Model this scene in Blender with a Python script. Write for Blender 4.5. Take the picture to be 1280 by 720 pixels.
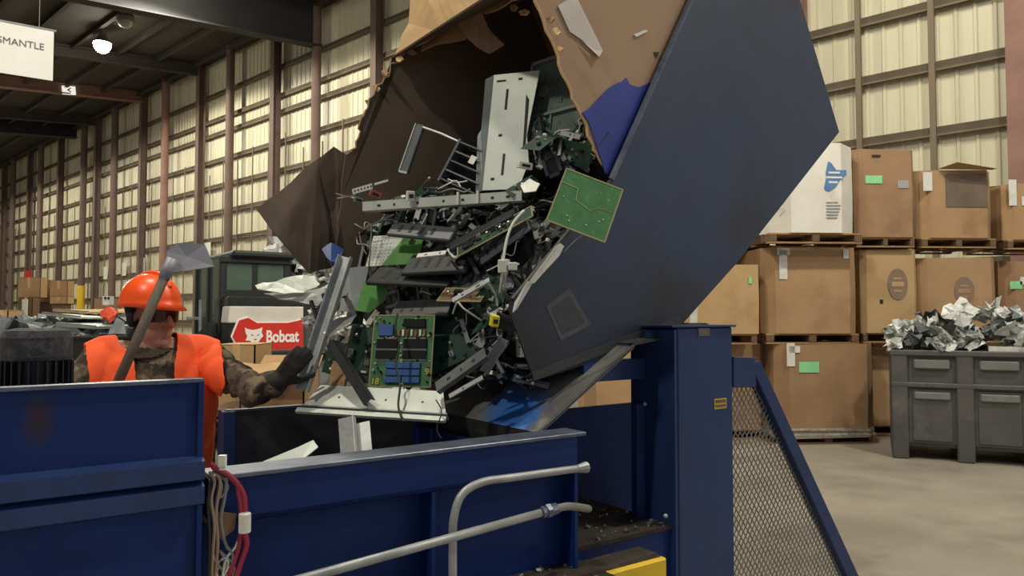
import bpy, bmesh, math, random
from mathutils import Vector, Matrix, Euler, noise

for o in list(bpy.data.objects):
    bpy.data.objects.remove(o)
S = bpy.context.scene
COL = S.collection
R = math.radians
random.seed(7)

# ------------------------------------------------------------------ camera
F = 924.0                       # focal length in pixels of a 1280 px wide frame
PITCH = math.atan(35 / F)
CAMZ = 1.55
cam = bpy.data.cameras.new('camera')
cam.sensor_width = 36.0
cam.lens = 36.0 * F / 1280
cam.clip_end = 300
camo = bpy.data.objects.new('camera', cam)
COL.objects.link(camo)
camo.location = (0, 0, CAMZ)
camo.rotation_euler = (math.pi / 2 + PITCH, 0, 0)
S.camera = camo

# ------------------------------------------------------------------ world and exposure
w = bpy.data.worlds.new('hall_air')
S.world = w
w.use_nodes = True
w.node_tree.nodes['Background'].inputs[0].default_value = (0.8, 0.86, 0.95, 1)
w.node_tree.nodes['Background'].inputs[1].default_value = 0.36
S.view_settings.view_transform = 'Standard'
S.view_settings.look = 'None'
S.view_settings.gamma = 1
S.view_settings.use_curve_mapping = False
S.view_settings.exposure = 0.35
LAMP_W = 900.0                  # watts of one high bay lamp
LAMP_COL = (1.0, 0.94, 0.78)

# ------------------------------------------------------------------ frames of the place
def ray(px, py):
    u = (px - 640) / F; v = -(py - 360) / F
    c, s = math.cos(PITCH), math.sin(PITCH)
    return Vector((u, c - v * s, s + v * c))
def at(px, py, Y):
    d = ray(px, py)
    return Vector((0, 0, CAMZ)) + d * (Y / d.y)
# machine axes: A along the trough, B across it
AA = R(54.8)
A = Vector((math.sin(AA), math.cos(AA), 0)); B = Vector((-math.cos(AA), math.sin(AA), 0))
Q0 = Vector((0, 2.75, 0)); UP = Vector((0, 0, 1))
def K(k, t, z):
    return Q0 + A * k + B * t + UP * z
def onT(px, py, t):
    d = ray(px, py); c = Vector((0, 0, CAMZ))
    s = (t - (c - Q0).dot(B)) / d.dot(B)
    return c + d * s
def onZ(px, py, z):
    d = ray(px, py)
    return Vector((0, 0, CAMZ)) + d * ((z - CAMZ) / d.z)
# long back wall: m is its outward normal, d runs along it
WD = 15.0
WA = R(47.5)
wd = Vector((-math.sin(WA), math.cos(WA), 0)); wm = Vector((math.cos(WA), math.sin(WA), 0))
def W(s, q, z):
    return wm * (WD - q) + wd * s + UP * z
WROT = math.atan2(wd.y, wd.x)

# ------------------------------------------------------------------ materials
def srgb(r, g, b):
    f = lambda c: (c / 255 / 12.92) if c / 255 <= .04045 else ((c / 255 + .055) / 1.055) ** 2.4
    return (f(r), f(g), f(b), 1)
MATS = {}
def mat(name, c1, c2=None, rough=.6, metal=0, scale=6, detail=5, lo=.35, hi=.7, bump=0, bscale=40,
        c3=None, s3=1.5, lo3=.55, hi3=.7, stretch=(1, 1, 1), grad=None, emit=0, alpha=None, trans=0, spec=.5, rvar=0):
    m = bpy.data.materials.new(name); m.use_nodes = True
    nt = m.node_tree; N = nt.nodes; L = nt.links
    p = N['Principled BSDF']
    p.inputs['Roughness'].default_value = rough
    p.inputs['Metallic'].default_value = metal
    p.inputs['Base Color'].default_value = c1
    p.inputs['Specular IOR Level'].default_value = spec
    if trans: p.inputs['Transmission Weight'].default_value = trans
    if alpha is not None: p.inputs['Alpha'].default_value = alpha
    if emit:
        p.inputs['Emission Color'].default_value = c1; p.inputs['Emission Strength'].default_value = emit
    tc = N.new('ShaderNodeTexCoord'); mp = N.new('ShaderNodeMapping')
    mp.inputs['Scale'].default_value = stretch
    L.new(tc.outputs['Object'], mp.inputs['Vector'])
    def nz(sc, det=5):
        n = N.new('ShaderNodeTexNoise'); n.inputs['Scale'].default_value = sc; n.inputs['Detail'].default_value = det
        n.inputs['Roughness'].default_value = .62
        L.new(mp.outputs[0], n.inputs['Vector']); return n
    def ramp(src, a, b):
        r = N.new('ShaderNodeMapRange'); r.inputs[1].default_value = a; r.inputs[2].default_value = b
        L.new(src, r.inputs[0]); return r.outputs[0]
    col = None
    if c2:
        mx = N.new('ShaderNodeMix'); mx.data_type = 'RGBA'
        L.new(ramp(nz(scale, detail).outputs['Fac'], lo, hi), mx.inputs['Factor'])
        mx.inputs['A'].default_value = c1; mx.inputs['B'].default_value = c2
        col = mx.outputs['Result']
        if c3:
            mx2 = N.new('ShaderNodeMix'); mx2.data_type = 'RGBA'
            L.new(ramp(nz(s3, 6).outputs['Fac'], lo3, hi3), mx2.inputs['Factor'])
            L.new(col, mx2.inputs['A']); mx2.inputs['B'].default_value = c3
            col = mx2.outputs['Result']
        if grad:        # worn in grime that spreads from one end of the part
            gd, g0, g1, gc = grad
            dt = N.new('ShaderNodeVectorMath'); dt.operation = 'DOT_PRODUCT'; dt.inputs[1].default_value = gd
            L.new(tc.outputs['Object'], dt.inputs[0])
            ad = N.new('ShaderNodeMath'); ad.operation = 'MULTIPLY_ADD'; ad.inputs[1].default_value = .9
            L.new(nz(2.2, 6).outputs['Fac'], ad.inputs[0]); L.new(dt.outputs['Value'], ad.inputs[2])
            mx3 = N.new('ShaderNodeMix'); mx3.data_type = 'RGBA'
            L.new(ramp(ad.outputs[0], g0, g1), mx3.inputs['Factor']); L.new(col, mx3.inputs['A']); mx3.inputs['B'].default_value = gc
            col = mx3.outputs['Result']
        L.new(col, p.inputs['Base Color'])
    if rvar:
        mr = N.new('ShaderNodeMapRange'); mr.inputs[1].default_value = .3; mr.inputs[2].default_value = .7
        mr.inputs[3].default_value = max(.05, rough - rvar); mr.inputs[4].default_value = min(1, rough + rvar)
        L.new(nz(scale * 1.7).outputs['Fac'], mr.inputs[0]); L.new(mr.outputs[0], p.inputs['Roughness'])
    if bump:
        bp = N.new('ShaderNodeBump'); bp.inputs['Strength'].default_value = bump; bp.inputs['Distance'].default_value = .01
        L.new(nz(bscale).outputs['Fac'], bp.inputs['Height']); L.new(bp.outputs[0], p.inputs['Normal'])
    MATS[name] = m
    return m
def camo_mat():
    m = mat('camo_cloth', srgb(92, 78, 62), srgb(60, 52, 44), rough=.95, scale=14, lo=.46, hi=.52, c3=srgb(128, 112, 90), s3=11, lo3=.52, hi3=.57, bump=.6, bscale=30)
    return m
s = srgb
mat('navy_paint', s(18, 46, 106), s(12, 36, 90), spec=.25, rough=.55, scale=4, c3=s(34, 33, 40), s3=2.6, lo3=.6, hi3=.72, bump=.08, bscale=60, rvar=.12)
mat('blue_paint', s(30, 54, 104), s(24, 45, 90), rough=.5, scale=5, c3=s(52, 44, 44), s3=3.2, lo3=.62, hi3=.75, bump=.08, bscale=50)
mat('slate_paint', s(52, 62, 86), s(44, 54, 76), grad=((-.55, -.38, -.75), .3, .9, s(36, 35, 37)), rough=.42, scale=1.6, lo=.3, hi=.7, c3=s(46, 43, 44), s3=1.3, lo3=.52, hi3=.66, bump=.1, bscale=35, rvar=.12)
mat('grimy_steel', s(66, 67, 68), s(46, 46, 47), rough=.5, metal=.15, scale=5, c3=s(84, 82, 80), s3=7, lo3=.62, hi3=.75, stretch=(1, 1, 3), bump=.25, bscale=40)
mat('paint_smear', s(64, 128, 208), s(120, 132, 146), rough=.5, scale=7, lo=.45, hi=.68)
mat('chute_steel', s(132, 131, 128), s(100, 100, 99), rough=.45, metal=.1, scale=4, c3=s(62, 62, 64), s3=5, bump=.15, bscale=50)
mat('murky_green', s(98, 112, 104), s(76, 90, 84), rough=.5, scale=14, c3=s(58, 72, 66), s3=20)
mat('rust_stain', s(60, 48, 62), s(26, 42, 88), rough=.8, scale=18, lo=.42, hi=.6)
mat('worn_edge', s(108, 116, 132), s(76, 84, 102), rough=.4, metal=.6, scale=14)
mat('galv', s(168, 170, 170), s(130, 133, 134), rough=.45, metal=.35, scale=9, bump=.05)
mat('alu', s(186, 188, 188), s(150, 153, 154), rough=.42, metal=.2, scale=12)
mat('bright_scrap', s(226, 226, 222), s(186, 186, 184), rough=.35, metal=.1, scale=8, bump=.3, bscale=18)
mat('dull_scrap', s(120, 122, 122), s(78, 80, 82), rough=.45, metal=.25, scale=7, bump=.2, bscale=20)
mat('pale_sheet', s(196, 202, 194), s(176, 182, 176), rough=.5, metal=.15, scale=4, c3=s(128, 132, 130), s3=5, lo3=.62, hi3=.76)
mat('grey_sheet', s(132, 138, 140), s(108, 114, 118), rough=.5, metal=.25, scale=5)
mat('slot_dark', s(30, 31, 33), rough=.7)
mat('pcb_green', s(58, 112, 62), s(44, 94, 54), rough=.5, scale=22, c3=s(84, 132, 78), s3=30, lo3=.6, hi3=.66)
mat('pcb_dark', s(26, 66, 46), s(18, 44, 36), rough=.5, scale=30, c3=s(70, 96, 70), s3=60, lo3=.62, hi3=.68)
mat('pcb_lime', s(92, 156, 70), s(74, 136, 60), rough=.5, scale=12)
mat('pcb_edge', s(136, 130, 92), rough=.6)
mat('pcb_trace', s(150, 150, 104), rough=.5)
mat('chip_black', s(20, 21, 23), rough=.75, spec=.25)
mat('black_plastic', s(46, 48, 51), s(34, 36, 39), rough=.48, scale=12)
mat('grey_plastic', s(86, 90, 96), s(66, 70, 76), rough=.5, scale=10)
mat('blue_plastic', s(36, 70, 138), s(28, 58, 120), rough=.45, scale=10)
mat('blue_sheet', s(46, 62, 150), s(38, 50, 128), rough=.45, scale=5)
mat('conn_blue', s(40, 86, 148), s(34, 72, 128), rough=.5, scale=14)
mat('conn_red', s(170, 82, 66), s(138, 62, 52), rough=.5, scale=20)
mat('conn_white', s(226, 224, 214), s(200, 198, 188), rough=.5, scale=20)
mat('conn_yellow', s(206, 194, 44), rough=.5)
mat('white_cable', s(206, 206, 196), rough=.5)
mat('black_cable', s(28, 28, 29), rough=.5)
mat('grey_cable', s(120, 120, 116), rough=.5)
mat('tan_cable', s(150, 124, 104), rough=.5)
mat('red_cable', s(150, 40, 66), rough=.45)
mat('solder', s(196, 196, 188), rough=.3, metal=.8)
CB = dict(rough=.85, bump=.06, bscale=30)
mat('cardboard', s(178, 144, 106), s(166, 132, 95), scale=3, c3=s(150, 116, 84), s3=1.4, **CB)
mat('cardboard_b', s(164, 130, 98), s(150, 118, 88), scale=3, c3=s(136, 106, 80), s3=1.3, **CB)
mat('cardboard_c', s(190, 158, 114), s(178, 146, 102), scale=3, c3=s(162, 130, 90), s3=1.6, **CB)
mat('cardboard_near', s(168, 138, 112), s(156, 126, 102), scale=2.2, c3=s(142, 112, 88), s3=1.2, **CB)
mat('cardboard_shaded', s(88, 74, 62), s(76, 64, 55), scale=3, c3=s(98, 82, 66), s3=2, **CB)  # hanging flap: cardboard darkened, its shade put into the colour
mat('cardboard_in', s(122, 106, 92), s(104, 90, 78), scale=3, **CB)  # inside of the box: shade put into a darker cardboard colour
mat('cardboard_torn', s(214, 180, 132), s(196, 160, 112), scale=20, **CB)
mat('white_card', s(236, 232, 222), s(224, 218, 206), scale=3, c3=s(204, 194, 178), s3=2.2, lo3=.6, hi3=.75, **CB)
mat('print_blue', s(78, 120, 178), s(104, 142, 190), rough=.8, scale=9)
mat('print_grey', s(176, 174, 176), s(150, 150, 156), rough=.8, scale=30)
mat('print_dark', s(128, 110, 98), s(144, 120, 98), rough=.85, scale=16)
mat('label_green', s(148, 220, 160), s(134, 204, 146), rough=.6, scale=10)
mat('label_white', s(226, 224, 216), s(206, 204, 196), rough=.6, scale=20)
mat('paper', s(206, 198, 190), s(190, 182, 174), rough=.75, scale=6)
mat('wood', s(176, 140, 98), s(146, 112, 76), rough=.85, scale=5, stretch=(1, 6, 6), bump=.15)
mat('wood_dark', s(120, 94, 68), s(96, 74, 54), rough=.85, scale=5, stretch=(1, 6, 6), bump=.15)
mat('film', s(150, 142, 130), s(112, 104, 94), rough=.25, scale=18, bump=.8, bscale=22)
mat('concrete', s(158, 150, 136), s(144, 136, 123), rough=.62, scale=1.1, c3=s(108, 100, 90), s3=.5, lo3=.5, hi3=.72, bump=.05, bscale=30, rvar=.12)
mat('wall_sheet', s(212, 206, 180), s(202, 195, 168), rough=.5, scale=1.2, c3=s(176, 170, 148), s3=.5, lo3=.58, hi3=.9, stretch=(2, 2, .25))
mat('brown_steel', s(112, 92, 82), s(98, 80, 72), rough=.7, scale=2)
mat('red_steel', s(146, 110, 98), s(128, 96, 86), rough=.7, scale=2)
mat('girt_steel', s(124, 110, 90), s(108, 96, 78), rough=.7, scale=2)
mat('roof_deck', s(64, 57, 53), s(52, 47, 45), rough=.8, scale=.4)
mat('girder_steel', s(52, 52, 54), s(42, 42, 44), rough=.8, scale=1)
mat('yellow_paint', s(226, 190, 40), s(206, 170, 30), rough=.5, scale=5, c3=s(96, 78, 40), s3=5, lo3=.62, hi3=.75)
mat('red_paint', s(176, 42, 40), rough=.5)
mat('dark_bin', s(92, 90, 88), s(78, 76, 75), rough=.55, scale=4, c3=s(112, 110, 106), s3=3, lo3=.6, hi3=.8)
mat('bin_light', s(128, 126, 122), s(112, 110, 107), rough=.55, scale=5)
mat('motor_black', s(30, 30, 34), s(22, 22, 25), rough=.55, scale=20)
mat('dust_top', s(58, 56, 60), s(92, 88, 88), rough=.95, scale=26, lo=.5, hi=.7, bump=.4, bscale=60)
mat('grime', s(40, 34, 30), s(60, 50, 42), rough=.95, scale=22, bump=.8, bscale=45)
mat('helmet_orange', s(255, 92, 30), s(252, 84, 24), rough=.35, scale=3)
mat('vest_orange', s(255, 98, 44), s(244, 84, 36), rough=.8, scale=6, bump=.4, bscale=16)
mat('skin', s(172, 122, 102), s(148, 100, 84), rough=.55, scale=18, lo=.4, hi=.7)
mat('black_cloth', s(24, 22, 22), s(34, 31, 30), rough=.9, scale=20)
mat('gaiter', s(70, 58, 50), s(52, 44, 38), rough=.95, scale=16, bump=.6, bscale=22)
mat('glove', s(54, 50, 46), s(40, 37, 35), rough=.85, scale=16, bump=.3)
mat('trousers', s(52, 50, 50), s(42, 40, 42), rough=.95, scale=10)
mat('lens_red', s(70, 26, 26), rough=.12)
mat('shovel_steel', s(150, 150, 158), s(132, 132, 140), rough=.5, metal=.1, scale=8)
mat('shovel_wood', s(92, 80, 68), s(74, 64, 56), rough=.7, scale=8, stretch=(6, 6, 1))
mat('tyre', s(30, 30, 31), rough=.85, bump=.2)
mat('loader_black', s(36, 38, 38), s(28, 30, 30), rough=.5, scale=5)
mat('loader_white', s(224, 220, 210), s(206, 202, 192), rough=.45, scale=4)
mat('badge_red', s(216, 54, 40), s(200, 46, 36), rough=.4, scale=4)
mat('badge_white', s(246, 242, 236), rough=.5)
mat('cab_glass', s(96, 116, 100), rough=.08, alpha=.6)
mat('sign_white', s(232, 230, 226), s(222, 220, 216), rough=.6, scale=3)
mat('sign_ink', s(96, 94, 94), rough=.7)
mat('lamp_lens', (1.0, .93, .74, 1), rough=.4, emit=60)
mat('sign_lit', (1.0, .98, .9, 1), rough=.4, emit=.55)
mat('lamp_metal', s(150, 150, 146), rough=.4, metal=.5)
mat('warn_yellow', s(200, 168, 60), rough=.6)
mat('tag_grey', s(132, 128, 118), s(104, 100, 94), rough=.5, metal=.4, scale=30)
mat('residue', s(80, 83, 92), s(62, 64, 72), rough=.8, scale=24)
mat('residue_dark', s(56, 57, 63), s(66, 67, 73), rough=.8, scale=24)
mat('tarp_green', s(150, 164, 156), s(118, 130, 124), rough=.4, metal=.3, scale=3)
mat('expanded_steel', s(150, 148, 142), s(118, 116, 110), rough=.5, metal=.4, scale=20)
mat('orange_red', s(226, 84, 60), rough=.6)
camo_mat()

def add_spot(name, src, center, rad, col, stretch=(1, 1, 1), nscale=9):
    # copy of a paint with one stain of its own shape
    m = MATS[src].copy(); m.name = name; MATS[name] = m
    N, L = m.node_tree.nodes, m.node_tree.links; p = N['Principled BSDF']
    old = p.inputs['Base Color'].links[0].from_socket
    tc = N.new('ShaderNodeTexCoord'); mp = N.new('ShaderNodeMapping'); mp.vector_type = 'POINT'
    mp.inputs['Location'].default_value = [-c * s_ for c, s_ in zip(center, stretch)]; mp.inputs['Scale'].default_value = stretch
    L.new(tc.outputs['Object'], mp.inputs['Vector'])
    ln = N.new('ShaderNodeVectorMath'); ln.operation = 'LENGTH'; L.new(mp.outputs[0], ln.inputs[0])
    nz = N.new('ShaderNodeTexNoise'); nz.inputs['Scale'].default_value = nscale; nz.inputs['Detail'].default_value = 6
    L.new(tc.outputs['Object'], nz.inputs['Vector'])
    ad = N.new('ShaderNodeMath'); ad.operation = 'MULTIPLY_ADD'; ad.inputs[1].default_value = rad * 1.6
    L.new(nz.outputs['Fac'], ad.inputs[0]); L.new(ln.outputs['Value'], ad.inputs[2])
    mr = N.new('ShaderNodeMapRange'); mr.inputs[1].default_value = rad * 1.35; mr.inputs[2].default_value = rad * 2.1; mr.inputs[3].default_value = 1; mr.inputs[4].default_value = 0
    L.new(ad.outputs[0], mr.inputs[0])
    mx = N.new('ShaderNodeMix'); mx.data_type = 'RGBA'; L.new(mr.outputs[0], mx.inputs['Factor']); L.new(old, mx.inputs['A']); mx.inputs['B'].default_value = col
    L.new(mx.outputs['Result'], p.inputs['Base Color'])
# ------------------------------------------------------------------ mesh helpers
class MB:
    def __init__(s): s.v = []; s.f = []; s.mi = []
    def add(s, vs, fs, mi=0):
        n = len(s.v); s.v += [Vector(v) for v in vs]
        s.f += [tuple(i + n for i in f) for f in fs]; s.mi += [mi] * len(fs); return s
    def box(s, c, d, M=None, mi=0):
        x, y, z = d[0] / 2, d[1] / 2, d[2] / 2
        vs = [Vector((i * x, j * y, k * z)) for i in (-1, 1) for j in (-1, 1) for k in (-1, 1)]
        vs = [(M @ v if M else v) + Vector(c) for v in vs]
        return s.add(vs, [(0, 1, 3, 2), (4, 6, 7, 5), (0, 4, 5, 1), (2, 3, 7, 6), (0, 2, 6, 4), (1, 5, 7, 3)], mi)
    def bb(s, a, b, mi=0):
        return s.box([(a[i] + b[i]) / 2 for i in range(3)], [abs(b[i] - a[i]) for i in range(3)], None, mi)
    def hexa(s, lo, hi, mi=0):            # 4 low points, 4 high points
        return s.add(list(lo) + list(hi), [(0, 3, 2, 1), (4, 5, 6, 7), (0, 1, 5, 4), (1, 2, 6, 5), (2, 3, 7, 6), (3, 0, 4, 7)], mi)
    def plate(s, pts, th, mi=0):          # polygon given a thickness vector
        n = len(pts); pts = [Vector(p) for p in pts]; th = Vector(th)
        fs = [tuple(range(n)), tuple(range(2 * n - 1, n - 1, -1))] + [(i, i + n, (i + 1) % n + n, (i + 1) % n) for i in range(n)]
        return s.add(pts + [p + th for p in pts], fs, mi)
    def tube(s, pts, r, n=6, mi=0, rs=None):
        pts = [Vector(p) for p in pts]; vs = []; ref = None
        for i, p in enumerate(pts):
            t = (pts[min(i + 1, len(pts) - 1)] - pts[max(i - 1, 0)]).normalized()
            if ref is None: ref = t.orthogonal().normalized()
            ref = (ref - t * ref.dot(t)).normalized(); b = t.cross(ref)
            rr = rs[i] if rs else r
            vs += [p + (ref * math.cos(a) + b * math.sin(a)) * rr for a in [2 * math.pi * j / n for j in range(n)]]
        fs = [(i * n + j, i * n + (j + 1) % n, (i + 1) * n + (j + 1) % n, (i + 1) * n + j) for i in range(len(pts) - 1) for j in range(n)]
        m = len(pts) * n
        fs += [tuple(range(n - 1, -1, -1)), tuple(range(m - n, m))]
        return s.add(vs, fs, mi)
    def lathe(s, prof, n=24, M=None, mi=0):
        vs = []
        for r, z in prof:
            for j in range(n):
                a = 2 * math.pi * j / n; v = Vector((r * math.cos(a), r * math.sin(a), z)); vs.append(M @ v if M else v)
        k = len(prof)
        fs = [(i * n + j, i * n + (j + 1) % n, (i + 1) * n + (j + 1) % n, (i + 1) * n + j) for i in range(k - 1) for j in range(n)]
        fs += [tuple(range(n - 1, -1, -1)), tuple(range(k * n - n, k * n))]
        return s.add(vs, fs, mi)
    def ball(s, c, r, M=None, n=12, m=8, mi=0):
        r = Vector(r) if hasattr(r, '__len__') else Vector((r, r, r)); vs = []
        for i in range(1, m):
            th = math.pi * i / m
            for j in range(n):
                a = 2 * math.pi * j / n
                v = Vector((r.x * math.sin(th) * math.cos(a), r.y * math.sin(th) * math.sin(a), r.z * math.cos(th)))
                vs.append((M @ v if M else v) + Vector(c))
        k = len(vs)
        for sg in (1, -1):
            v = Vector((0, 0, r.z * sg)); vs.append((M @ v if M else v) + Vector(c))
        fs = [(i * n + j, (i + 1) * n + j, (i + 1) * n + (j + 1) % n, i * n + (j + 1) % n) for i in range(m - 2) for j in range(n)]
        fs += [(k, j, (j + 1) % n) for j in range(n)] + [(k + 1, (m - 2) * n + (j + 1) % n, (m - 2) * n + j) for j in range(n)]
        return s.add(vs, fs, mi)
    def limb(s, p, q, r0, r1, steps=None):     # overlapping balls, meant for a voxel remesh
        p, q = Vector(p), Vector(q); L = (q - p).length
        k = steps or max(2, int(L / (min(r0, r1) * .45)))
        for i in range(k + 1):
            f = i / k; s.ball(p.lerp(q, f), r0 + (r1 - r0) * f, n=10, m=7)
        return s
    def mesh(s, name, mats, smooth=False, bevel=0, recalc=True):
        me = bpy.data.meshes.new(name)
        me.from_pydata([tuple(v) for v in s.v], [], s.f)
        for m in (mats if isinstance(mats, (list, tuple)) else [mats]): me.materials.append(MATS[m])
        for p, i in zip(me.polygons, s.mi): p.material_index = i
        if recalc or bevel:
            bm = bmesh.new(); bm.from_mesh(me)
            bmesh.ops.recalc_face_normals(bm, faces=bm.faces)
            if bevel:
                es = [e for e in bm.edges if len(e.link_faces) == 2 and e.calc_face_angle(0) > .6]
                bmesh.ops.bevel(bm, geom=es, offset=bevel, segments=1, affect='EDGES', clamp_overlap=True)
            bm.to_mesh(me); bm.free()
        if smooth:
            for p in me.polygons: p.use_smooth = True
        me.update()
        return me

WM = {}
def tag(o, label=None, cat=None, group=None, kind=None):
    if label: o['label'] = label
    if cat: o['category'] = cat
    if group: o['group'] = group
    if kind: o['kind'] = kind
    return o
def thing(name, label, cat, loc=(0, 0, 0), rotz=0, group=None, M=None, kind=None):
    o = bpy.data.objects.new(name, None); COL.objects.link(o)
    o.empty_display_size = .05
    M = M if M is not None else Matrix.Translation(Vector(loc)) @ Matrix.Rotation(rotz, 4, 'Z')
    o.matrix_world = M; WM[o] = M.copy()
    return tag(o, label, cat, group, kind)
def part(name, mb, mats, parent, local=False, smooth=False, bevel=0, label=None, kind=None):
    me = mb.mesh(name, mats, smooth, bevel)
    if not local: me.transform(WM[parent].inverted())
    o = bpy.data.objects.new(name, me); COL.objects.link(o); o.parent = parent; WM[o] = WM[parent]
    return tag(o, label, kind=kind)
def inst(name, me, parent, loc=(0, 0, 0), rot=(0, 0, 0), scale=(1, 1, 1)):
    o = bpy.data.objects.new(name, me); COL.objects.link(o); o.parent = parent
    o.location = loc; o.rotation_euler = rot; o.scale = scale
    WM[o] = WM[parent] @ o.matrix_local.copy() if parent in WM else None
    return o
def solo(name, mb, mats, label, cat, group=None, kind=None, smooth=False, bevel=0):
    me = mb.mesh(name, mats, smooth, bevel)
    vs = [v.co for v in me.vertices]
    c = Vector(((min(v.x for v in vs) + max(v.x for v in vs)) / 2, (min(v.y for v in vs) + max(v.y for v in vs)) / 2, min(v.z for v in vs)))
    me.transform(Matrix.Translation(-c))
    o = bpy.data.objects.new(name, me); COL.objects.link(o); o.location = c
    WM[o] = Matrix.Translation(c)
    return tag(o, label, cat, group, kind)
def dup(root, M, label=None, group=None):
    r = root.copy(); COL.objects.link(r); r.matrix_world = M; WM[r] = M.copy()
    if label: r['label'] = label
    if group: r['group'] = group
    for ch in list(root.children):
        c = ch.copy(); COL.objects.link(c); c.parent = r
        for g in list(ch.children):
            d2 = g.copy(); COL.objects.link(d2); d2.parent = c
    return r
def frame(p0, p1, p2):
    x = (p1 - p0); w_ = x.length; x = x.normalized()
    y = (p2 - p0); y = y - x * y.dot(x); h_ = y.length; y.normalize(); z = x.cross(y)
    M = Matrix((x, y, z)).transposed().to_4x4(); M.translation = p0
    return M, w_, h_
def qf(a, b, c): return frame(at(*a), at(*b), at(*c))
def text_mesh(txt, size, ext=.002, offset=0, align='LEFT', sx=1):
    cu = bpy.data.curves.new('txt', 'FONT'); cu.body = txt; cu.size = size; cu.extrude = ext; cu.offset = offset; cu.align_x = align
    o = bpy.data.objects.new('txt', cu); COL.objects.link(o)
    dg = bpy.context.evaluated_depsgraph_get(); dg.update()
    me = bpy.data.meshes.new_from_object(o.evaluated_get(dg))
    bpy.data.objects.remove(o); bpy.data.curves.remove(cu)
    if sx != 1: me.transform(Matrix.Diagonal((sx, 1, 1, 1)))
    return me
def text_part(txt, size, mt, parent, M, name='lettering', **kw):
    me = text_mesh(txt, size, **kw); me.materials.clear(); me.materials.append(MATS[mt])
    o = bpy.data.objects.new(name, me); COL.objects.link(o); o.parent = parent
    o.matrix_local = M
    return o
def jag(pts, amp, per=5, rnd=random):
    out = []
    for i in range(len(pts) - 1):
        p, q = Vector(pts[i]), Vector(pts[i + 1])
        for j in range(per):
            f = j / per; r_ = p.lerp(q, f)
            if j: r_ = r_ + Vector((rnd.uniform(-amp, amp), rnd.uniform(-amp, amp)))
            out.append((r_.x, r_.y))
    out.append(tuple(pts[-1]))
    return out
# ================================================================== THE HALL
fl = MB().bb((-75, -25, -.2), (45, 75, 0))
o = solo('floor', fl, 'concrete', 'worn grey concrete warehouse floor with dark stains', 'floor', kind='structure')

wall = thing('wall_back', 'long corrugated cream metal wall with brown girts and columns', 'wall', W(0, 0, 0), WROT, kind='structure')
def corr(z0, z1, q):
    mb = MB(); prof = []
    for i in range(3):
        x = i * .3
        prof += [(x, 0), (x + .215, 0), (x + .235, .028), (x + .28, .028)]
    prof.append((.9, 0))
    n = len(prof)
    vs = [(x, y + q, z) for z in (z0, z1) for x, y in prof] + [(x, y + q - .004, z) for z in (z0, z1) for x, y in prof]
    fs = [(i, i + 1, i + 1 + n, i + n) for i in range(n - 1)] + [(i + 2 * n, i + 3 * n, i + 1 + 3 * n, i + 1 + 2 * n) for i in range(n - 1)]
    return mb.add(vs, fs).mesh('wall_panel', 'wall_sheet', recalc=False)
lowp, upp = corr(0, 9.9, 0), corr(9.7, 13.0, .012)
for i in range(-9, 78):
    inst('wall_panel', lowp, wall, (i * .9, 0, 0)); inst('wall_panel', upp, wall, (i * .9, 0, 0))
GZ = [11.22, 10.1, 9.46, 8.3, 7.18, 6.05, 4.87, 3.7, 2.5, 1.3]
gm = MB().bb((-8, .05, -.065), (70, .2, .065)).bb((-8, .18, -.1), (70, .2, .065)).mesh('girt', 'girt_steel')
for z in GZ: inst('girt', gm, wall, (0, 0, z))
def hcol(z1, name='column', mt='brown_steel'):
    mb = MB()
    mb.bb((-.15, .22, 0), (.15, .24, z1)).bb((-.15, .52, 0), (.15, .54, z1)).bb((-.012, .24, 0), (.012, .52, z1))
    return mb.mesh(name, mt)
hm = hcol(12.9); hr = hcol(12.9, mt='red_steel')
pm = MB().lathe([(.17, 0), (.17, 12.9)], 16, Matrix.Translation((0, .6, 0))).mesh('column', 'red_steel', smooth=False)
pmb = MB().lathe([(.17, 0), (.17, 12.9)], 16, Matrix.Translation((0, .6, 0))).mesh('column', 'brown_steel', smooth=False)
cols = []
for i in range(-2, 7):
    inst('column', hm, wall, (25.77 + 6.37 * i, 0, 0))
    inst('column', pm if i in (2,) else pmb, wall, (22.6 + 6.37 * i if i != 4 else 46.4, 0, 0))
for x in (5.65, 2.0, -1.8): inst('column', hr, wall, (x, 0, 0))
ym = MB().lathe([(.2, 0), (.2, 3.25), (.17, 3.27)], 16, Matrix.Translation((0, .6, 0))).mesh('column_guard', 'yellow_paint')
inst('column_guard', ym, wall, (46.4, 0, 0))['label'] = 'yellow painted lower end of column'
rm = MB().bb((-.17, .2, 2.6), (.17, .56, 4.6)).mesh('column_guard', 'red_paint')
inst('column_guard', rm, wall, (25.77 + 6.37 * 5, 0, 0))['label'] = 'red painted band low on column'
rr = random.Random(3)
stud_lo = MB().bb((-.018, .2, 0), (.018, .24, 1)).mesh('stud', 'girt_steel')
stud_hi = MB().bb((-.05, .2, 0), (.05, .27, 1)).mesh('stud', 'girt_steel')
x = -6.0
while x < 66:
    if x < 12: inst('stud', stud_hi, wall, (x + .55, 0, 0), scale=(1, 1, 12.8))
    else: inst('stud', stud_lo, wall, (x, 0, 0), scale=(1, 1, 8.0 + rr.uniform(-.45, .55)))
    x += 1.25
# small white notices fixed along the wall
nm = MB().bb((-.28, .26, -.35), (.28, .28, .35)).mesh('notice', 'label_white')
for sx, z in ((31.5, 4.4), (33.6, 4.2), (35.5, 4.3), (38.6, 4.1), (41.0, 4.0), (43.6, 3.9)): inst('notice', nm, wall, (sx, 0, z))

end = thing('wall_left', 'far cream corrugated end wall of the hall', 'wall', W(69.5, 0, 0), WROT, kind='structure')
part('wall_sheet', MB().bb((0, -.1, 0), (.1, 45, 13)), 'wall_sheet', end, local=True)

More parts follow.
